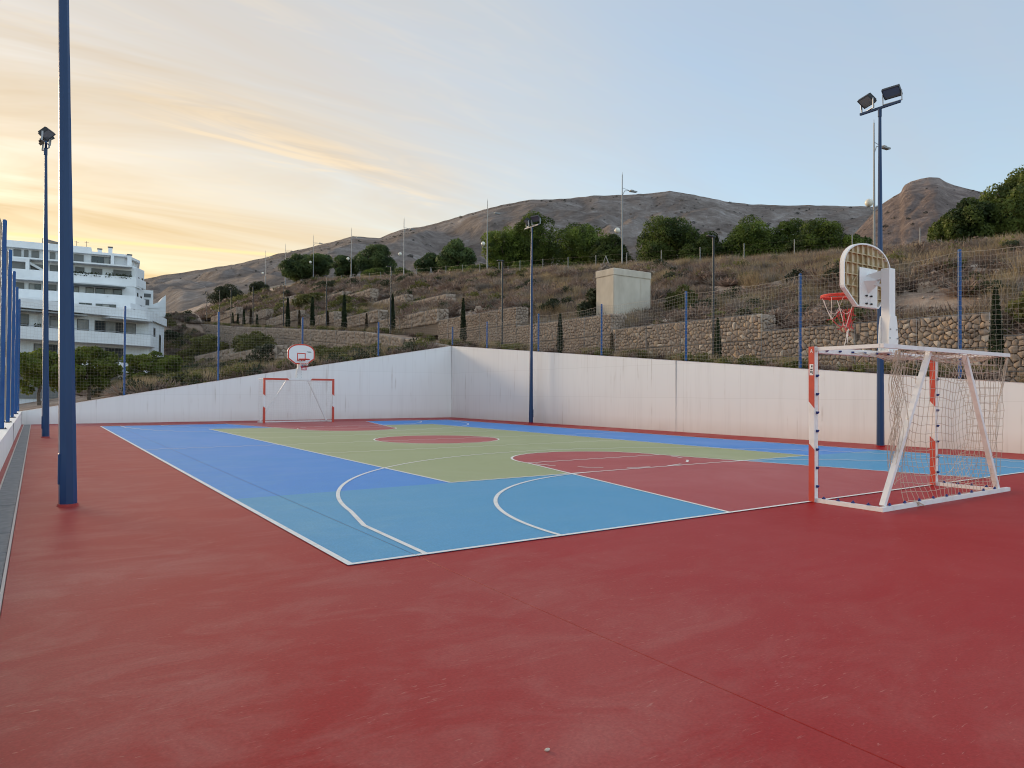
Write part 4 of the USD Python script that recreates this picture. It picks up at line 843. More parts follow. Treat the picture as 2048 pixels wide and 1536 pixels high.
make_hoop('far basketball hoop, white board with red border above the far goal', CL - 0.02, 1, False)

# a pale pebble on the red floor
t = trimesh.creation.icosphere(subdivisions=2, radius=1.0); v = t.vertices*(0.012, 0.007, 0.006)*(1 + 0.25*(meshkit.noise(t.vertices*1.7 + 9) - 0.5)[:, None])
p = obj('pebble', (v + np.array((-0.413, -3.144, 0.006)), t.faces), M['stone_b'], smooth=True); tag(p, 'small pale pebble lying on the red floor at the bottom of the photo', 'pebble')

# ================================================================ street lamps on the crest road
def street_lamp(label, y, lean=0.0):
    x = 45.0; z = float(slope_z(x, y)); t = thing('street_lamp', label, 'street lamp', (x, y, z - 0.3), group='street lamps along the crest road')
    if lean: pass
    H = 9.7
    m = MB(); m.tube((0, 0, 0), (0, 0, H), 0.09, 0.042, n=10); m.tube((0, 0, H), (0, 0, H + 0.25), 0.02, 0.012, n=6); obj('pole', m, M['lamp_grey'], t, smooth=40)
    m = MB(); m.path([(0.05, 0, H - 2.0), (0.30, 0, H - 1.55), (0.75, 0, H - 1.45), (1.1, 0, H - 1.42)], 0.03, 6); m.path([(0.05, 0, H - 1.3), (0.9, 0, H - 1.40)], 0.02, 5); obj('arm', m, M['lamp_grey'], t)
    h = MB(); h.obox((1.45, 0, H - 1.42), ((1, 0, 0.05), (0, 1, 0), (0, 0, 1)), (0.42, 0.15, 0.055)); h.obox((1.30, 0, H - 1.35), ((1, 0, 0), (0, 1, 0), (0, 0, 1)), (0.18, 0.10, 0.05)); obj('lamp_head', h, M['lamp_grey'], t)
    m = MB(); m.path([(-0.06, 0, 3.7), (-0.50, 0, 3.75), (-0.62, 0, 3.9)], 0.025, 6); br = obj('bracket', m, M['lamp_grey'], t)
    g = MB(); g.sphere((-0.62, 0, 4.17), 0.27, 2); obj('globe', g, M['globe'], t, smooth=True)
    return t
for y, lb in ((20.7, 'right behind the right floodlight pole'), (45.6, 'rising behind the concrete block'), (70.4, 'left of the big dark pines'), (94.9, 'right of the round crowned pines'), (117.0, 'before the round pines'),
              (138.2, 'left of the round crowned pines'), (158.0, 'pale, last but one to the left'), (175.2, 'leftmost and farthest, low on the slope')):
    street_lamp('grey street lamp with a globe on the crest, ' + lb, y)
def path_lamp(label, y, h=4.95):
    x = 19.15; t = thing('path_lamp', label, 'path lamp', (x, y, float(terr(y)) - 0.1), group='dark path lamps on the terrace')
    m = MB(); m.tube((0, 0, 0), (0, 0, h), 0.055, 0.04, n=10); m.tube((0, 0, 0), (0, 0, 0.5), 0.08, 0.075, n=10); obj('pole', m, M['dark_metal'], t, smooth=40)
    m = MB(); m.box((-0.34, -0.07, h), (0.08, 0.07, h + 0.05), 0.012); m.tube((-0.02, 0, h + 0.05), (-0.02, 0, h + 0.09), 0.05, 0.03, n=8); obj('lamp_head', m, M['dark_metal'], t)
    return t
for y, lb in ((12.6, 'right of the concrete block'), (27.2, 'left of the middle floodlight pole'), (42.0, 'beside the tall cypress above the back wall'), (55.7, 'second to the left of the wall corner'), (68.8, 'beside the tallest cypress of the left group'), (81.3, 'among the group of small cypresses'), (92.8, 'left of the small cypresses'), (100, 'second from the left end of the row'), (109, 'leftmost of the row near the eroded bank')):
    path_lamp('slender dark path lamp on the terrace, ' + lb, y)

# ---- wire fence on the crest
wf = thing('wire_fence', 'low wire fence on pale posts along the crest below the pines', 'wire fence'); fy = np.arange(16, 118, 4.2); fp = []
for y in fy:
    z = float(slope_z(41.5, y)); fp.append((41.5, y, z)); m = MB(); m.tube((41.5, y, z - 0.2), (41.5, y, z + 1.75), 0.028, n=8); obj('post', m, M['lamp_grey'], wf)
m = MB()
for h in (0.4, 0.8, 1.2, 1.65): m.path([(x, y, z + h) for x, y, z in fp], 0.003, 3)
obj('wire', m, M['dark_metal'], wf)
for y in (44.0, 79.0):
    z = float(slope_z(41.5, y)); m = MB(); m.tube((41.5, y - 0.9, z - 0.1), (41.5, y, z + 1.6), 0.035, n=6); m.tube((41.5, y + 0.9, z - 0.1), (41.5, y, z + 1.6), 0.035, n=6); obj('brace', m, M['lamp_grey'], wf)

# ================================================================ plants
def leaves(pts, nrm, size, rng, spread=0.7, aspect=0.55):
    """one small bent leaf blade (two triangles) at every point"""
    n = len(pts); d = nrm + spread*rng.normal(size=(n, 3)); d /= np.linalg.norm(d, axis=1, keepdims=True)
    a = np.cross(d, rng.normal(size=(n, 3))); a /= np.maximum(np.linalg.norm(a, axis=1, keepdims=True), 1e-9); b = np.cross(d, a)
    s = size*(0.6 + 0.8*rng.random((n, 1)))
    V = np.stack([pts - a*s, pts + b*s*aspect, pts + a*s, pts - b*s*aspect], 1).reshape(-1, 3)
    i = np.arange(n)[:, None]*4; return V, (i + np.array([[0, 1, 2, 3]]))
def crown_points(c, R, nclump, nleaf, rng, flat_=0.0, rc=(0.26, 0.42), low=-0.5):
    """leaf points on the shells of many clumps spread through an ellipsoid"""
    c, R = np.asarray(c, float), np.asarray(R, float); C = []
    while len(C) < nclump:
        p = rng.normal(size=3); p /= np.linalg.norm(p); p *= rng.random()**0.28
        if p[2] < low: continue
        C.append(p*(1 - 0.25))
    C[0] = np.array([0.05, 0.0, 0.72]); C = np.array(C); rr = rng.uniform(rc[0], rc[1], nclump); k = rng.choice(nclump, nleaf, p=rr**2/(rr**2).sum())
    d = rng.normal(size=(nleaf, 3)); d /= np.linalg.norm(d, axis=1, keepdims=True); d[:, 2] = np.abs(d[:, 2])*np.where(rng.random(nleaf) < 0.72, 1, -1)
    P = C[k] + d*(rr[k]*(0.72 + 0.38*rng.random(nleaf)))[:, None]
    return c + P*R, d
def tree(name, label, cat, x, y, zg, ztop, R, mat, leaf, nleaf, seed, group=None, nclump=26, trunk=None, low=-0.5, lean=(0, 0), rc=(0.26, 0.42), zlow=None):
    rng = np.random.default_rng(seed); t = thing(name, label, cat, (x, y, zg), group=group); h = ztop - zg
    cz = (zlow if zlow is not None else 0.25*h); rz = (h - cz)/2/0.95; c = np.array([lean[0], lean[1], cz + (h - cz)/2])
    m = MB(); tr = trunk or 0.035*h; P0 = np.array([0, 0, -0.3]); P1 = c - np.array([0, 0, 0.25*rz])
    m.tube(P0, (P0 + P1)/2 + (0.05*h*rng.normal()*0.4, 0.02*h, 0), tr, tr*0.75, 8); m.tube((P0 + P1)/2 + (0.0, 0.02*h, 0), P1, tr*0.8, tr*0.5, 8)
    for k in range(7):
        d = rng.normal(size=3); d[2] = abs(d[2])*0.8; d /= np.linalg.norm(d); q0 = P0 + (P1 - P0)*rng.uniform(0.55, 1.0); m.tube(q0, c + d*np.array([R, R, rz])*0.72, tr*0.4, tr*0.12, 6)
    obj('trunk', m, M['bark'], t, smooth=40)
    P, d = crown_points(c, (R, R, rz), nclump, nleaf, rng, low=low, rc=rc); m = MB(); m.add(*leaves(P, d, leaf, rng)); obj('crown', m, M[mat], t)
    return t
def at_px(px, D, py=600):
    pass
G1 = 'pines behind the crest road'
UNDER = []
PINES = [  # label, x, y, top z, radius
    ('left dome of the big dark pine clump behind the middle floodlight pole', 53.0, 78.2, 25.2, 3.9), ('tallest dome of the big dark pine clump behind the middle floodlight pole', 56.4, 75.8, 26.6, 4.3),
    ('wide low pine between the middle floodlight pole and the globe lamp', 58.8, 67.9, 24.3, 4.6), ('low part of the pine clump beside the globe lamp', 58.6, 62.3, 21.5, 3.0),
    ('broad round pine right of the concrete block', 60.7, 54.7, 22.4, 4.9), ('smaller pine shoulder at the right side of the broad round pine', 61.8, 50.0, 19.7, 3.2),
    ('light green low pine in the middle right of the crest', 64.7, 46.0, 21.2, 4.2), ('light green pine next to the one in the middle right', 65.6, 42.2, 20.4, 3.4), ('light green low pine nearest to the right floodlight pole', 66.0, 38.3, 19.6, 3.8), ('bushy pine tail ending at the right floodlight pole', 66.3, 34.6, 17.6, 2.8),
    ('large dark pine at the right edge of the photo', 53.5, 15.0, 16.6, 3.4), ('lower left shoulder of the large dark pine at the right edge', 49.9, 17.1, 14.4, 2.2), ('back part of the large dark pine at the right edge', 58.2, 14.6, 18.6, 4.2),
    ('round crowned pine, right one of the pair on the left part of the crest', 52.8, 123.7, 29.9, 4.5), ('low pine left of the round crowned pine', 48.5, 129.5, 28.5, 3.4), ('flat pine behind the left street lamps', 46.8, 142.2, 30.8, 4.4), ('leftmost pine of the crest', 43.4, 144.7, 30.4, 4.0),
    ('cone shaped pine left of the big dark clump', 54.3, 95.0, 26.0, 3.4), ('low bushy pine beside the cone shaped pine', 52.2, 100.1, 24.4, 3.1)]
for i, (lb, x, y, zt, R) in enumerate(PINES):
    far = y > 85; zg = float(slope_z(x, y)); light = 'light' in lb or 'bushy' in lb
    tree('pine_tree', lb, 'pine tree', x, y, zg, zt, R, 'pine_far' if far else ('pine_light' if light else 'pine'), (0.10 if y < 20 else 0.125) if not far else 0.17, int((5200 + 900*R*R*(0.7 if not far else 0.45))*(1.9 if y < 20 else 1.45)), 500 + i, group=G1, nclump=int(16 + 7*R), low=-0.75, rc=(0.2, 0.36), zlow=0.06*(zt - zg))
# green undergrowth at the foot of the pines
for i, (x, y, R, h) in enumerate(((50.5, 81.0, 2.0, 2.2), (52.0, 72.5, 2.2, 2.4), (53.0, 64.0, 2.0, 2.2), (54.5, 58.0, 2.2, 2.4), (55.5, 52.0, 2.2, 2.0), (56.5, 47.0, 2.4, 2.4), (57.0, 42.0, 2.4, 2.2), (57.0, 37.0, 2.4, 2.2), (56.5, 32.5, 2.0, 1.8), (50.5, 89.0, 2.2, 2.0), (49.5, 106.0, 2.4, 2.2), (48.5, 115.0, 2.4, 2.2))):
    UNDER.append((x, y, R, h, i))
# cypresses on the terrace
CYP = [(3.14, 2.5, 'at the right edge, in front of the gabion step', 0), (12.43, 1.75, 'right beside a dark path lamp behind the net', 0), (18.6, 1.1, 'small and thin below the concrete block', 1), (22.4, 2.0, 'right of the middle floodlight pole', 0), (32.0, 2.9, 'left of the white wall corner', 0), (42.3, 2.9, 'tall, close to a path lamp', 0),
       (47.2, 1.5, 'dry brown and short, between two green ones', 1), (52.1, 3.1, 'dark and tall, third from the wall corner', 0), (56.2, 1.7, 'short and brown beside a path lamp', 1), (60.4, 3.1, 'tall, right of the far basketball board', 0), (64.4, 1.9, 'thin and brownish above the far basketball board', 1), (68.3, 3.3, 'tallest of the left group, beside a path lamp', 0),
       (80.6, 1.6, 'first of the five small ones on the left', 0), (83.5, 2.3, 'second of the five small ones on the left', 1), (87.0, 2.2, 'third of the five small ones on the left', 0), (90.2, 1.7, 'fourth of the five small ones on the left', 0), (93.1, 1.8, 'leftmost of the five small ones', 0)]
for i, (y, h, lb, dry) in enumerate(CYP):
    rng = np.random.default_rng(700 + i); x = 19.2 + (0.25 if y > 13 else 0.0); zg = float(terr(y)); 
    t = thing('cypress_tree', ('dry narrow cypress ' if dry else 'narrow green cypress ') + lb, 'cypress', (x, y, zg), group='young cypresses on the terrace')
    m = MB(); m.tube((0, 0, -0.1), (0, 0, h*0.6), 0.035, 0.015, 6); obj('trunk', m, M['bark'], t)
    n = int(900*h) ; s = rng.random(n)**0.8; a = rng.uniform(0, 6.283, n); rad = (0.055 + 0.06*h)*np.minimum(1, 4*s + 0.35)*np.clip(1.02 - s, 0, 1)**0.62*(0.75 + 0.3*rng.random(n))*(1 + 0.12*np.sin(a*3 + s*9))
    P = np.c_[rad*np.cos(a), rad*np.sin(a), s*h + 0.02]; nr = np.c_[np.cos(a)*0.8, np.sin(a)*0.8, np.full(n, 0.7)]
    m = MB(); m.add(*leaves(P, nr, 0.055 if y < 50 else 0.085, rng, 0.5, 0.45)); obj('foliage', m, M['cypress_dry' if dry else 'cypress'], t)
# street trees in front of the apartment block
tree('street_tree', 'leafy green tree at the left behind the thick floodlight pole', 'tree', 0.75, 46.8, 0.9, 4.3, 2.5, 'broad', 0.12, 7500, 801, nclump=44, zlow=0.15, rc=(0.13, 0.24), low=-0.9)
tree('street_tree', 'leafy green tree at the far left beside the net fence', 'tree', -1.9, 45.2, 0.8, 4.0, 2.5, 'broad', 0.12, 7500, 802, nclump=44, zlow=0.1, rc=(0.13, 0.24), low=-0.9)
tree('street_tree', 'leafy green tree right of the apartment block behind a blue fence post', 'tree', 4.9, 51.0, 1.1, 4.35, 2.6, 'broad', 0.12, 7500, 803, nclump=44, zlow=0.2, rc=(0.13, 0.24), low=-0.9)
# bushes that stand out
def bush(name, label, x, y, z, R, h, mat, leaf, n, seed, group=None):
    rng = np.random.default_rng(seed); t = thing(name, label, 'bush', (x, y, z), group=group); P, d = crown_points((0, 0, 0.42*h), (R, R*0.9, 0.62*h), 18, n, rng, low=-0.8, rc=(0.25, 0.45)); m = MB(); m.add(*leaves(P, d, leaf, rng, 0.9, 0.4)); obj('foliage', m, M[mat], t)
    m = MB()
    for k in range(9): dd = rng.normal(size=3); dd[2] = abs(dd[2]) + 0.4; dd = unit(dd); m.tube((0, 0, -0.1), dd*np.array([R, R, h])*0.6, 0.03, 0.008, 5)
    obj('stems', m, M['bark'], t)
BUSH = [('green bush beside the concrete block on its right flank', 24.9, 19.4, None, 0.9, 1.5, 'olive_bush'), ('dark green bush touching the left side of the concrete block', 22.3, 23.4, None, 0.8, 1.8, 'dark_bush'), ('olive bush above the gabion wall behind the basketball net', 21.6, 8.6, None, 0.8, 0.8, 'olive_bush'), ('broad olive bush at the right edge behind the cypress', 22.0, 2.7, None, 1.3, 1.7, 'olive_bush'),
        ('olive bush left of the far basketball board', 14.6, 62.0, None, 2.3, 3.0, 'olive_bush'), ('wide olive bush on the lower terrace left of the far hoop', 15.2, 86.0, 6.2, 2.6, 2.0, 'olive_bush'), ('yellow green bush below the terrace near the apartment block', 12.0, 80.0, 4.0, 2.0, 1.3, 'olive_bush'), ('dark grey green bush at the end of the short gabion wall', 11.0, 44.5, 2.2, 1.3, 2.5, 'dark_bush'), ('low olive shrubs behind the back wall right of the far hoop', 13.6, 38.0, None, 1.8, 1.2, 'olive_bush'),
        ('grey flowering bush on the slope left of the concrete block', 33.5, 35.0, None, 1.3, 1.7, 'grey_bush'), ('green bush on the slope below the left pines', 33.0, 93.0, None, 3.0, 2.0, 'dark_bush'), ('olive bush patch above the small cypresses', 25.0, 76.0, None, 2.8, 1.7, 'olive_bush'), ('long olive bush patch above the tall left cypress', 24.5, 66.0, None, 2.4, 1.5, 'olive_bush'), ('dark round bush on the eroded bank near the apartment block', 31.0, 150.0, None, 4.0, 4.5, 'dark_bush'), ('second round bush on the eroded bank', 34.0, 137.0, None, 2.6, 3.6, 'dark_bush'),
        ('low green bush on the left gabion step', 23.6, 28.5, None, 0.9, 0.9, 'dark_bush'), ('bushes right below the small white house', 12.6, 99.5, None, 1.7, 1.5, 'dark_bush'), ('green bush beside the foot of the apartment block', 14.4, 92.0, None, 1.6, 1.2, 'olive_bush')]
for i, (lb, x, y, z, R, h, mt) in enumerate(BUSH):
    zz = z if z is not None else float(slope_z(x, y) if x > 20.8 else low_z(x, y)); bush('bush', lb, x, y, zz - 0.1, R, h, mt, 0.10 if y < 45 else 0.15, int(1800 + 700*R*h), 900 + i)

UL = ['rightmost', 'second from the right', 'third from the right', 'fourth from the right', 'fifth from the right', 'sixth from the right', 'sixth from the left', 'fifth from the left', 'fourth from the left', 'third from the left', 'second from the left', 'leftmost']
ORD = ['first', 'second', 'third', 'fourth', 'fifth', 'sixth', 'seventh', 'eighth', 'ninth']
_un = sorted(UNDER, key=lambda u: math.atan2(u[0] - EYE[0], u[1] - EYE[1]), reverse=True)
for k, (x, y, R, h, i) in enumerate(_un):
    bush('bush', UL[k] + ' green undergrowth bush at the foot of the crest pines', x, y, float(slope_z(x, y)) - 0.1, R, h, 'pine_light' if i % 2 else 'pine', 0.13, 3200, 980 + i, 'undergrowth bushes along the crest')

# ---- scrub and dry grass: what nobody could count
def proto(kind, rng):
    m = MB()
    if kind == 'twigs':
        n = 190; d = rng.normal(size=(n, 3)); d[:, 2] = np.abs(d[:, 2])*0.9 + 0.15; d /= np.linalg.norm(d, axis=1, keepdims=True); L = 0.35 + 0.35*rng.random((n, 1)); b = rng.normal(0, 0.13, (n, 3)); b[:, 2] = 0.05*rng.random(n)
        tip = b + d*L*np.array([1.15, 1.15, 0.85]); s = np.cross(d, rng.normal(size=(n, 3))); s /= np.linalg.norm(s, axis=1, keepdims=True); w = 0.030
        V = np.stack([b - s*w*0.5, b + s*w*0.5, (b + tip)/2 + s*w, tip, (b + tip)/2 - s*w], 1).reshape(-1, 3); i = np.arange(n)[:, None]*5
        m.add(V, np.vstack([i + np.array([[0, 1, 2]]), i + np.array([[0, 2, 4]]), i + np.array([[4, 2, 3]])]))
    elif kind == 'grass':
        n = 120; a = rng.uniform(0, 6.28, n); r0 = 0.28*np.sqrt(rng.random(n)); b = np.c_[r0*np.cos(a), r0*np.sin(a), np.zeros(n)]; lean = rng.normal(0, 0.28, (n, 2)); h = 0.35 + 0.4*rng.random(n); tip = b + np.c_[lean*h[:, None], h]
        s = rng.normal(size=(n, 3)); s[:, 2] = 0; s /= np.linalg.norm(s, axis=1, keepdims=True); w = 0.016
        V = np.stack([b - s*w, b + s*w, tip], 1).reshape(-1, 3); m.add(V, np.arange(3*n).reshape(-1, 3))
    else:
        P, d = crown_points((0, 0, 0.22), (0.5, 0.5, 0.34), 9, 330, rng, low=-0.4, rc=(0.3, 0.5)); m.add(*leaves(P, d, 0.055, rng, 1.0, 0.45))
    return m
def scatter(name, label, protos, fn, seed):
    """protos: (kind, material); fn(rng) -> positions, scales, prototype indices"""
    rng = np.random.default_rng(seed); pi = UsdGeom.PointInstancer.Define(stage, '/World/' + numbered('/World', name)); tag(pi.GetPrim(), label, None, None, 'stuff')
    UsdGeom.Scope.Define(stage, str(pi.GetPath()) + '/kinds'); rel = pi.CreatePrototypesRel()
    for k, (kind, mt) in enumerate(protos):
        mm = proto(kind, np.random.default_rng(seed*31 + k)); p = usdkit.mesh(stage, str(pi.GetPath()) + f'/kinds/{kind}_{k:03d}', mm.mesh(), M[mt]); rel.AddTarget(p.GetPath())
    P, S, K = fn(rng); n = len(P); a = rng.uniform(0, 6.28, n)
    pi.CreatePositionsAttr(Vt.Vec3fArray.FromNumpy(P.astype(np.float32))); pi.CreateScalesAttr(Vt.Vec3fArray.FromNumpy(S.astype(np.float32))); pi.CreateProtoIndicesAttr(Vt.IntArray.FromNumpy(K.astype(np.int32)))
    pi.CreateOrientationsAttr(Vt.QuathArray([Gf.Quath(float(math.cos(t/2)), 0, 0, float(math.sin(t/2))) for t in a])); return pi
def cover(x, y, s, seed): return meshkit.fbm(np.stack([x/s, y/s, np.full_like(x, 0.5)], -1), 4, seed)
def slope_scrub(rng):
    n = 13000; y = -8 + 150*rng.random(n)**1.5; x = 21.0 + 22.5*rng.random(n); c = cover(x, y, 3.2, 71); keep = c > 0.50 + 0.03*np.sin(y*0.7); x, y, c = x[keep], y[keep], c[keep]; n = len(x)
    kind = rng.choice(5, n, p=[0.46, 0.25, 0.06, 0.17, 0.06]); far = cover(x, y, 12, 72); kind = np.where((far > 0.58) & (y > 40) & (rng.random(n) < 0.5), 4, kind)
    s = (0.55 + 0.75*rng.random(n))*(1 + np.clip(y - 30, 0, 90)/120); S = np.stack([s*1.15, s*1.15, s*(0.8 + 0.5*rng.random(n))], -1)
    return np.stack([x, y, slope_z(x, y) - 0.06], -1), S, kind
scatter('hillside_scrub', 'dry brown and grey scrub on the slope beyond the court', [('twigs', 'dry_bush'), ('twigs', 'grey_bush'), ('leafy', 'dark_bush'), ('leafy', 'dry_bush'), ('leafy', 'olive_bush')], slope_scrub, 41)
def slope_grass(rng):
    n = 16500; y = -6 + 150*rng.random(n)**1.4; x = 21.0 + 24.5*rng.random(n)**0.85; c = cover(x, y, 4.5, 81); keep = (c > 0.50) | (x > 39.5); x, y = x[keep], y[keep]; n = len(x)
    s = 0.7 + 0.8*rng.random(n); S = np.stack([s, s, s*(0.7 + 0.6*rng.random(n))*np.where(x > 39, 0.85, 0.75)], -1); return np.stack([x, y, slope_z(x, y) - 0.03], -1), S, rng.choice(3, n, p=[0.5, 0.3, 0.2])
scatter('dry_grass', 'straw coloured dry grass along the crest and slope', [('grass', 'straw'), ('grass', 'grey_bush'), ('grass', 'dry_bush')], slope_grass, 42)
def low_scrub(rng):
    n = 4600; y = 30.9 + 75*rng.random(n)**1.2; x = 1.5 + 15.4*rng.random(n); c = cover(x, y, 4.0, 91); keep = (c > 0.46) & ~((x < 12) & (y > 70)); x, y = x[keep], y[keep]; n = len(x)
    s = 0.7 + 0.9*rng.random(n); S = np.stack([s, s, s], -1); return np.stack([x, y, low_z(x, y) - 0.05], -1), S, rng.choice(5, n, p=[0.28, 0.2, 0.16, 0.2, 0.16])
scatter('lower_scrub', 'brown scrub and weeds on the ground behind the back wall', [('twigs', 'dry_bush'), ('grass', 'straw'), ('leafy', 'dark_bush'), ('twigs', 'grey_bush'), ('leafy', 'olive_bush')], low_scrub, 43)
def terrace_weeds(rng):
    n = 1500; y = -4 + 110*rng.random(n)**1.3; x = 17.5 + 2.7*rng.random(n); c = cover(x, y, 2.5, 95); keep = c > 0.52; x, y = x[keep], y[keep]; n = len(x); s = 0.45 + 0.5*rng.random(n)
    return np.stack([x, y, terr(y) - 0.03], -1), np.stack([s, s, s*0.9], -1), rng.choice(3, n, p=[0.4, 0.35, 0.25])
scatter('terrace_weeds', 'low weeds at the foot of the gabion walls', [('leafy', 'olive_bush'), ('grass', 'straw'), ('twigs', 'dry_bush')], terrace_weeds, 44)
def hill_dots(rng):
    out, sc = [], []
    for V, n, lo, hi, smin, smax in ((MV, 2000, 0.10, 0.985, 0.8, 2.9), (KV, 900, 0.05, 0.99, 0.4, 1.4)):
        na, nk = V.shape[:2]; nk0 = nk - 12; i = rng.integers(0, na, n*2); k = (lo + (hi - lo)*rng.random(n*2)**0.8)*(nk0 - 1); k = k.astype(int); P = V[i, k] ; c = cover(P[:, 0], P[:, 1], 60 if smax > 2 else 25, 61); q = (c > 0.45) & (rng.random(n*2) < 0.8); P = P[q][:n]
        P = P + rng.normal(0, 0.8, P.shape)*np.array([1, 1, 0]); out.append(P); sc.append(smin + (smax - smin)*rng.random(len(P))**4)
    P, s = np.vstack(out), np.concatenate(sc); P[:, 2] -= 0.15*s; return P, np.stack([s*1.3, s*1.3, s*1.1], -1), rng.choice(2, len(P), p=[0.75, 0.25])
scatter('mountain_shrubs', 'small dark shrubs dotted over the mountains', [('leafy', 'mountain_bush'), ('leafy', 'grey_bush')], hill_dots, 45)
# loose pale rocks on the slope
def rocks(rng):
    n = 2600; y = -4 + 110*rng.random(n)**1.3; x = 21.2 + 19*rng.random(n); c = cover(x, y, 5.0, 99); keep = c < 0.50; x, y = x[keep], y[keep]; n = len(x); s = 0.06 + 0.30*rng.random(n)**4; return np.stack([x, y, slope_z(x, y) - 0.01], -1), np.stack([s*1.3, s, s*0.8], -1), rng.choice(2, n)
def rock_proto(rng):
    t = trimesh.convex.convex_hull(rng.normal(size=(16, 3))); return MB().add(t.vertices*0.7, t.faces)
_pf = proto
def proto(kind, rng): return rock_proto(rng) if kind == 'rock' else _pf(kind, rng)
scatter('loose_rocks', 'loose pale rocks scattered over the slope', [('rock', 'stone'), ('rock', 'stone_b')], rocks, 46)

# ================================================================ apartment block
ab = thing('apartment_block', 'white terraced apartment block with long balconies and dark windows', 'building')
def mkframe(O, heading, dz, k=1.0):
    t = math.radians(heading); u = np.array([math.sin(t), math.cos(t), 0]); v = np.array([-math.cos(t), math.sin(t), 0]); O = np.array([O[0], O[1], 0.0])
    return lambda p: O + np.asarray(p)[:, :1]*u + np.asarray(p)[:, 1:2]*v + (11.9 + (np.asarray(p)[:, 2:3] - dz - 11.9)*k)*np.array([0, 0, 1.0])
FA = mkframe((2.488, 79.021), 66, 0.40); FB = mkframe((3.142, 91.233), 95, 0.95, 0.87)
def slab(F, poly, z0, z1, mat='render_white', name='wall', par=ab):
    return obj(name, MB().prism(poly, z0, z1, F), M[mat], par)
def ring(poly, t):
    p = Polygon(poly); return p.difference(p.buffer(-t, join_style=2))
def boxf(F, u0, u1, v0, v1, z0, z1, mat, name, par=ab):
    m = MB(); m.box((u0, v0, z0), (u1, v1, z1)); v, f = m.mesh(); return obj(name, (F(v), f), M[mat], par)
CRNG = np.random.default_rng(12)
def window(F, u0, u1, v, z0, z1, n=2, mat='pane', blind=0.0):
    """recessed window: frame bars and panes"""
    m = MB(); t = 0.06
    m.box((u0, v - 0.04, z0), (u0 + t, v + 0.03, z1)); m.box((u1 - t, v - 0.04, z0), (u1, v + 0.03, z1)); m.box((u0 + t, v - 0.04, z1 - t), (u1 - t, v + 0.03, z1)); m.box((u0 + t, v - 0.04, z0), (u1 - t, v + 0.03, z0 + t))
    for k in range(1, n): u = u0 + (u1 - u0)*k/n; m.box((u - 0.03, v - 0.036, z0 + t), (u + 0.03, v + 0.028, z1 - t))
    vv, f = m.mesh(); w = obj('window', (F(vv), f), M['frame'], ab)
    for k in range(n):
        a, b = u0 + (u1 - u0)*k/n + 0.04, u0 + (u1 - u0)*(k+1)/n - 0.04
        boxf(F, a, b, v - 0.012, v + 0.012, z0 + 0.05, z1 - 0.05, mat if CRNG.random() > 0.3 else 'curtain', 'pane', w)
    if blind: boxf(F, u0 - 0.02, u1 + 0.02, v - 0.075, v - 0.042, z1 - blind*(z1 - z0), z1 + 0.03, 'shutter', 'blind', w)
    return w
# lower storeys
bodyA = [(-16, 1.6), (7.2, 1.6), (12.2, 6.85), (12.2, 15), (-16, 15)]
slab(FA, bodyA, 0.2, 9.72)
for z0, z1, du in ((3.72, 4.88, 0.0), (6.72, 7.92, 0.1)):
    out = [(-16, 0), (6.3 + du, 0), (8.15 + du, 1.95), (8.15, 2.55), (7.19, 1.59), (-16, 1.59)]
    slab(FA, out, z0, z0 + 0.25, name='balcony_slab')
    par = LineString([(-16, 0.09), (6.27 + du, 0.09), (8.02 + du, 1.95), (8.02 + du, 2.4)]).buffer(0.075, cap_style=2, join_style=2); slab(FA, par, z0 + 0.255, z1, name='parapet')
    m = MB(); pts = FA(np.array([(-16, 0.09, z1 + 0.12), (6.27 + du, 0.09, z1 + 0.12), (8.02 + du, 1.95, z1 + 0.12)])); m.path(pts, 0.025, 5); obj('railing', m, M['steel'], ab)
roofA = [(-16, 0.35), (6.0, 0.35), (7.6, 1.55), (12.5, 6.8), (12.5, 15), (-16, 15)]
slab(FA, roofA, 9.725, 9.95, name='roof_slab'); slab(FA, ring(roofA, 0.16), 9.955, 10.62, name='parapet')
slab(FA, [(1.8, -0.35), (6.3, -0.35), (7.4, 1.3), (1.8, 1.3)], 9.42, 9.60, 'render_shade', 'canopy'); boxf(FA, -8, -0.2, 0.25, 1.58, 9.44, 9.56, 'awning', 'awning')
for (a, b, n, bl) in ((-9.6, -8.2, 1, 0.0), (-5.76, -5.05, 1, 0.4), (-3.15, -2.17, 1, 0.15), (-0.53, 0.61, 1, 0.0), (1.23, 5.62, 4, 0.0)): window(FA, a, b, 1.57, 6.98, 9.22, n, blind=bl)
for (a, b, n) in ((-9.0, -6.2, 2), (-4.55, -2.4, 2), (0.36, 4.36, 4)): window(FA, a, b, 1.57, 3.98, 6.42, n)
g = boxf(FA, 0.55, 3.7, 1.52, 1.585, 0.85, 3.4, 'shutter', 'garage_door')
for k in range(1, 9): boxf(FA, 0.56, 3.69, 1.50, 1.519, 0.85 + k*0.28, 0.87 + k*0.28, 'frame', 'groove', g)
boxf(FA, 4.6, 5.5, 1.52, 1.585, 0.6, 2.9, 'shutter', 'door'); boxf(FA, -7.5, 0.2, 1.50, 1.585, 1.0, 3.2, 'recess', 'garage_opening')
dch = np.array([0.69, 0.724]); nch = np.array([dch[1], -dch[0]])
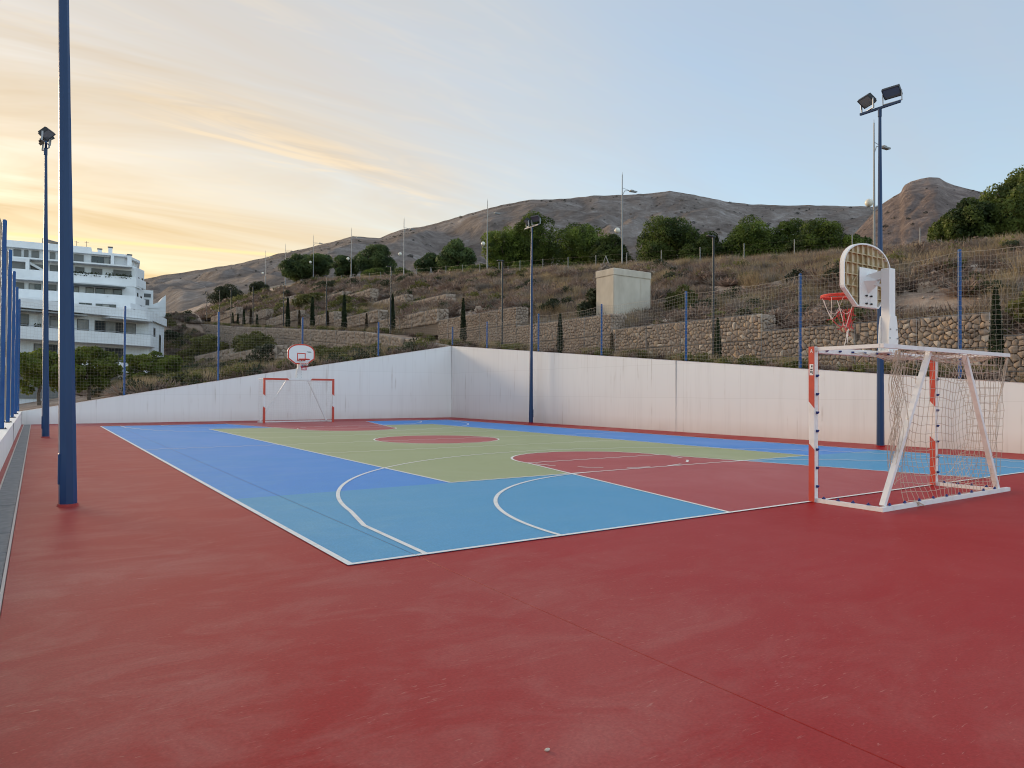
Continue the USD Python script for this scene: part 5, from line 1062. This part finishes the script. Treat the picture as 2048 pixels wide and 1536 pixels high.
def chwin(F, s, u0, v0, w, z0, z1, d=dch):
    n = np.array([d[1], -d[0]]); P = []
    for k, zz in ((0, z0), (w, z0), (w, z1), (0, z1)):
        q = np.array([u0, v0]) + d*(s + k); P.append((q[0], q[1], zz))
    P = np.array(P); o = np.array([n[0], n[1], 0]); V = np.vstack([P + o*0.02, P - o*0.10]); f = [(0, 1, 2, 3), (7, 6, 5, 4), (0, 4, 5, 1), (1, 5, 6, 2), (2, 6, 7, 3), (3, 7, 4, 0)]
    w_ = obj('window', (F(V), f), M['frame'], ab); c = V[:4].mean(0); V2 = (V[:4] - c)*0.86 + c + o*0.012; V3 = np.vstack([V2, V2 - o*0.02]); obj('pane', (F(V3), f), M['pane'], w_)
for s, w, z0, z1 in ((1.9, 0.9, 7.2, 9.1), (4.6, 0.95, 6.3, 8.5), (1.6, 0.7, 4.0, 6.3), (4.9, 0.9, 3.6, 5.6)): chwin(FA, s, 7.2, 1.6, w, z0, z1)
# upper storeys, set back floor by floor
def upper(v, z0, z1, right, ch=(1.05, 4.0), left=-20): return [(left, v), (right, v), (right + ch[0], v + ch[1]), (right + ch[0], v + 14), (left, v + 14)]
slab(FB, upper(-2, 0, 0, 4.1, (1.9, 5.0)), 9.0, 12.72)
slab(FB, upper(1.8, 0, 0, 4.62), 12.725, 15.45); slab(FB, upper(3.6, 0, 0, 4.66), 15.455, 18.6); slab(FB, upper(9.0, 0, 0, 3.4, (1.6, 4.0)), 18.605, 20.9)
def deck(v, vb, z, h, right, ch=(1.15, 3.6), left=-20, gap=None):
    poly = [(left, v), (right, v), (right + ch[0], v + ch[1]), (right + ch[0], vb), (left, vb)] if v + ch[1] < vb else [(left, v), (right, v), (right + ch[0]*0.5, v + ch[1]*0.5), (right + ch[0]*0.5, max(vb, v + ch[1]*0.5 + 0.05)), (left, vb)]
    slab(FB, poly, z, z + 0.22, name='balcony_slab'); ln = LineString([(left, v + 0.09), (right - 0.03, v + 0.09), (right + ch[0] - 0.05, v + ch[1])]).buffer(0.075, cap_style=2, join_style=2); slab(FB, ln, z + 0.225, z + 0.225 + h, name='parapet')
deck(0.0, 1.79, 12.74, 1.0, 4.62); deck(1.75, 3.59, 15.47, 1.15, 4.70); deck(8.2, 8.99, 18.62, 0.75, 4.4, (1.4, 3.6))
slab(FB, [(-20, 0.5), (2.0, 0.5), (3.6, 0.9), (3.6, 1.78), (-20, 1.78)], 15.28, 15.44, name='canopy'); boxf(FB, -2.0, 3.5, 0.1, 1.75, 15.10, 15.16, 'awning', 'awning')
slab(FB, [(-6.5, 2.4), (4.3, 2.4), (4.3, 3.58), (-6.5, 3.58)], 18.36, 18.56, 'render_white', 'canopy')
slab(FB, [(-20, 8.3), (-0.3, 8.3), (-0.3, 18), (-20, 18)], 20.905, 21.85, name='roof_parapet'); slab(FB, [(-0.29, 8.3), (3.6, 8.3), (5.3, 12.5), (5.3, 18), (-0.29, 18)], 20.905, 21.25, name='roof_parapet')
for (a, b, n, bl) in ((-9.6, -8.4, 2, 0), (-6.54, -5.42, 1, 0.0), (-5.15, -4.36, 1, 0.0), (-3.83, -2.82, 1, 0.0), (-1.1, 0.18, 2, 0.0), (0.55, 2.6, 3, 0)): window(FB, a, b, -2.03, 10.0, 12.35, n, blind=bl)
for (a, b, n, bl) in ((-10.2, -8.6, 2, 0), (-7.48, -6.7, 1, 0.5), (-6.24, -5.06, 2, 0.0), (-4.67, -3.55, 2, 0.3), (-1.85, -1.27, 1, 0), (-0.61, 0.22, 1, 0.0), (0.39, 3.21, 3, 0.0)): window(FB, a, b, 1.77, 12.95, 15.0, n, blind=bl)
for (a, b, n, bl) in ((-10.0, -8.7, 2, 0), (-4.32, -3.26, 2, 0.6), (-1.77, -0.85, 1, 0.6), (-0.08, 1.03, 2, 0.5), (2.24, 4.19, 3, 0.7)): window(FB, a, b, 3.57, 15.7, 17.95, n, blind=bl)
for (a, b, n, bl) in ((-11.4, -9.2, 3, 0.0), (-8.51, -7.77, 1, 0.9), (-7.43, -7.02, 1, 0.9), (-6.68, -5.93, 1, 0.9), (-4.74, -4.22, 1, 0.9), (-3.88, -3.62, 1, 0.9), (-2.22, -1.16, 1, 0.9), (-0.30, 1.75, 3, 0.0)): window(FB, a, b, 8.97, 18.9, 20.72, n, blind=bl)
boxf(FB, -8.1, -6.6, 3.45, 3.595, 15.75, 18.2, 'recess', 'loggia'); boxf(FB, -6.3, -5.0, 3.45, 3.595, 15.8, 17.9, 'recess', 'loggia')
# big sloping beam over the left loggia
m = MB(); m.prism([(-9.5, 18.35), (-6.6, 18.3), (-3.9, 16.5), (-3.9, 16.2), (-6.7, 18.0), (-9.5, 18.05)], 0, 0.35, lambda v: FB(np.c_[v[:, 0], 2.9 + v[:, 2], v[:, 1]])); obj('sloping_beam', m, M['render_white'], ab)
boxf(FB, -6.6, -6.25, 1.95, 3.55, 15.72, 18.35, 'render_white', 'pillar'); boxf(FB, -2.5, -2.3, 2.0, 3.55, 15.7, 18.3, 'render_white', 'partition'); boxf(FB, -2.6, -2.4, 0.2, 1.75, 12.97, 15.2, 'render_white', 'partition')
boxf(FB, 1.9, 2.25, 8.3, 8.95, 18.85, 20.9, 'render_white', 'pillar'); boxf(FA, -4.2, -3.9, 0.2, 1.58, 6.98, 9.4, 'render_white', 'partition'); boxf(FB, -3.2, -2.9, -2.6, -2.05, 10.0, 11.8, 'render_white', 'partition')
for (u, z, h) in ((1.55, 21.2, 1.15), (0.35, 21.2, 0.75)):
    c = boxf(FB, u, u + 0.48, 10.0, 10.5, z, z + h, 'render_white', 'chimney'); boxf(FB, u - 0.05, u + 0.53, 9.95, 10.55, z + h + 0.06, z + h + 0.2, 'shutter', 'cap', c); boxf(FB, u + 0.06, u + 0.42, 10.06, 10.44, z + h, z + h + 0.06, 'frame', 'vent', c)
c = boxf(FB, 3.75, 4.25, 7.6, 8.1, 18.85, 21.0, 'render_white', 'chimney'); boxf(FB, 3.69, 4.31, 7.55, 8.15, 21.06, 21.2, 'shutter', 'cap', c)
for s, w, z0, z1 in ((0.9, 0.5, 10.4, 12.0), (2.6, 0.6, 9.8, 11.6)): chwin(FB, s, 4.1, -2.0, w, z0, z1, np.array([0.355, 0.935]))
for s, w, z0, z1 in ((0.8, 0.6, 13.6, 14.8), (2.4, 0.7, 13.0, 14.6)): chwin(FB, s, 4.62, 1.8, w, z0, z1, np.array([0.254, 0.967]))
for s, w, z0, z1 in ((1.2, 0.6, 16.2, 17.4), (2.9, 0.8, 15.9, 17.6)): chwin(FB, s, 4.66, 3.6, w, z0, z1, np.array([0.254, 0.967]))
# roof frame, antennas and planters
m = MB()
for p, q in (((-5.6, 9.5, 21.85), (-5.6, 9.5, 22.75)), ((-5.6, 9.5, 22.75), (-3.4, 9.5, 22.2)), ((-3.4, 9.5, 21.85), (-3.4, 9.5, 22.3))): m.tube(*[FB(np.array([z]))[0] for z in (p, q)], 0.06, n=6)
P = FB(np.array([(-5.5, 9.4, 22.7), (-3.5, 9.4, 22.2), (-3.5, 11.4, 22.2), (-5.5, 11.4, 22.7), (-5.5, 9.4, 22.62), (-3.5, 9.4, 22.12), (-3.5, 11.4, 22.12), (-5.5, 11.4, 22.62)])); m.add(P, [(0, 1, 2, 3), (7, 6, 5, 4), (0, 4, 5, 1), (1, 5, 6, 2), (2, 6, 7, 3), (3, 7, 4, 0)]); obj('roof_frame', m, M['shutter'], ab)
for u, h in ((-2.0, 1.2), (-0.9, 1.3)): m = MB(); q = FB(np.array([(u, 10.5, 21.85), (u, 10.5, 21.85 + h)])); m.tube(q[0], q[1], 0.03, n=5); m.tube(q[1] - (0.25, 0, 0.15), q[1] + (0.25, 0, -0.15), 0.02, n=4); obj('antenna', m, M['frame'], ab)
rng = np.random.default_rng(77)
for (F, u0, u1, v, z, h) in ((FB, -1.9, 1.0, 1.95, 16.8, 0.5), (FB, 1.4, 4.2, 1.95, 16.8, 0.6), (FA, -9.0, -7.5, 0.4, 7.9, 0.7), (FA, -5.0, -4.4, 0.5, 7.9, 0.6), (FB, 0.6, 3.4, 0.35, 13.9, 0.25), (FA, 2.2, 4.6, 0.35, 4.85, 0.35)):
    n = int(260*(u1 - u0)); P = np.c_[rng.uniform(u0, u1, n), v + rng.normal(0, 0.12, n), z - 0.25 + h*rng.random(n)**1.5*(0.6 + 0.6*np.sin(np.linspace(0, 9, n))**2)]; m = MB(); m.add(*leaves(FB(P) if F is FB else FA(P), rng.normal(size=(n, 3)), 0.10, rng)); tag(obj('planting', m, M['dark_bush'], ab), None, None, None, 'stuff')
# small white house behind, on the hillside
wh = thing('white_house', 'small white house with a dark loggia just right of the apartment block', 'building'); HX, HY, HZ = 10.9, 104.0, 12.5
def hb(a, b, c, d, e, f, mat, name): m = MB(); m.box((HX + a, HY + c, HZ + e), (HX + b, HY + d, HZ + f)); return obj(name, m, M[mat], wh)
hb(-6, 1.2, 0, 6, -3, 0.55, 'render_white', 'wall'); hb(-6, 0.4, 0.2, 6, 0.56, 2.9, 'render_white', 'wall'); hb(-2.2, -0.1, 0.12, 0.19, 0.7, 1.6, 'frame', 'loggia'); hb(-6, 1.2, -0.1, 0, 0.4, 0.75, 'render_white', 'parapet')
m = MB(); m.prism([(0.42, 0.56), (2.0, 0.56), (2.0, 2.4), (1.7, 2.1), (1.2, 1.4), (0.42, 1.0)], 0, 3.0, lambda v: np.c_[HX + v[:, 0], HY + 0.2 + v[:, 2], HZ + v[:, 1]]); obj('stair_wall', m, M['render_white'], wh); hb(1.21, 2.0, 0.2, 3.2, -3, 0.55, 'render_white', 'wall')
hb(-1.0, 0.1, 0.14, 0.19, 1.9, 2.4, 'frame', 'window')
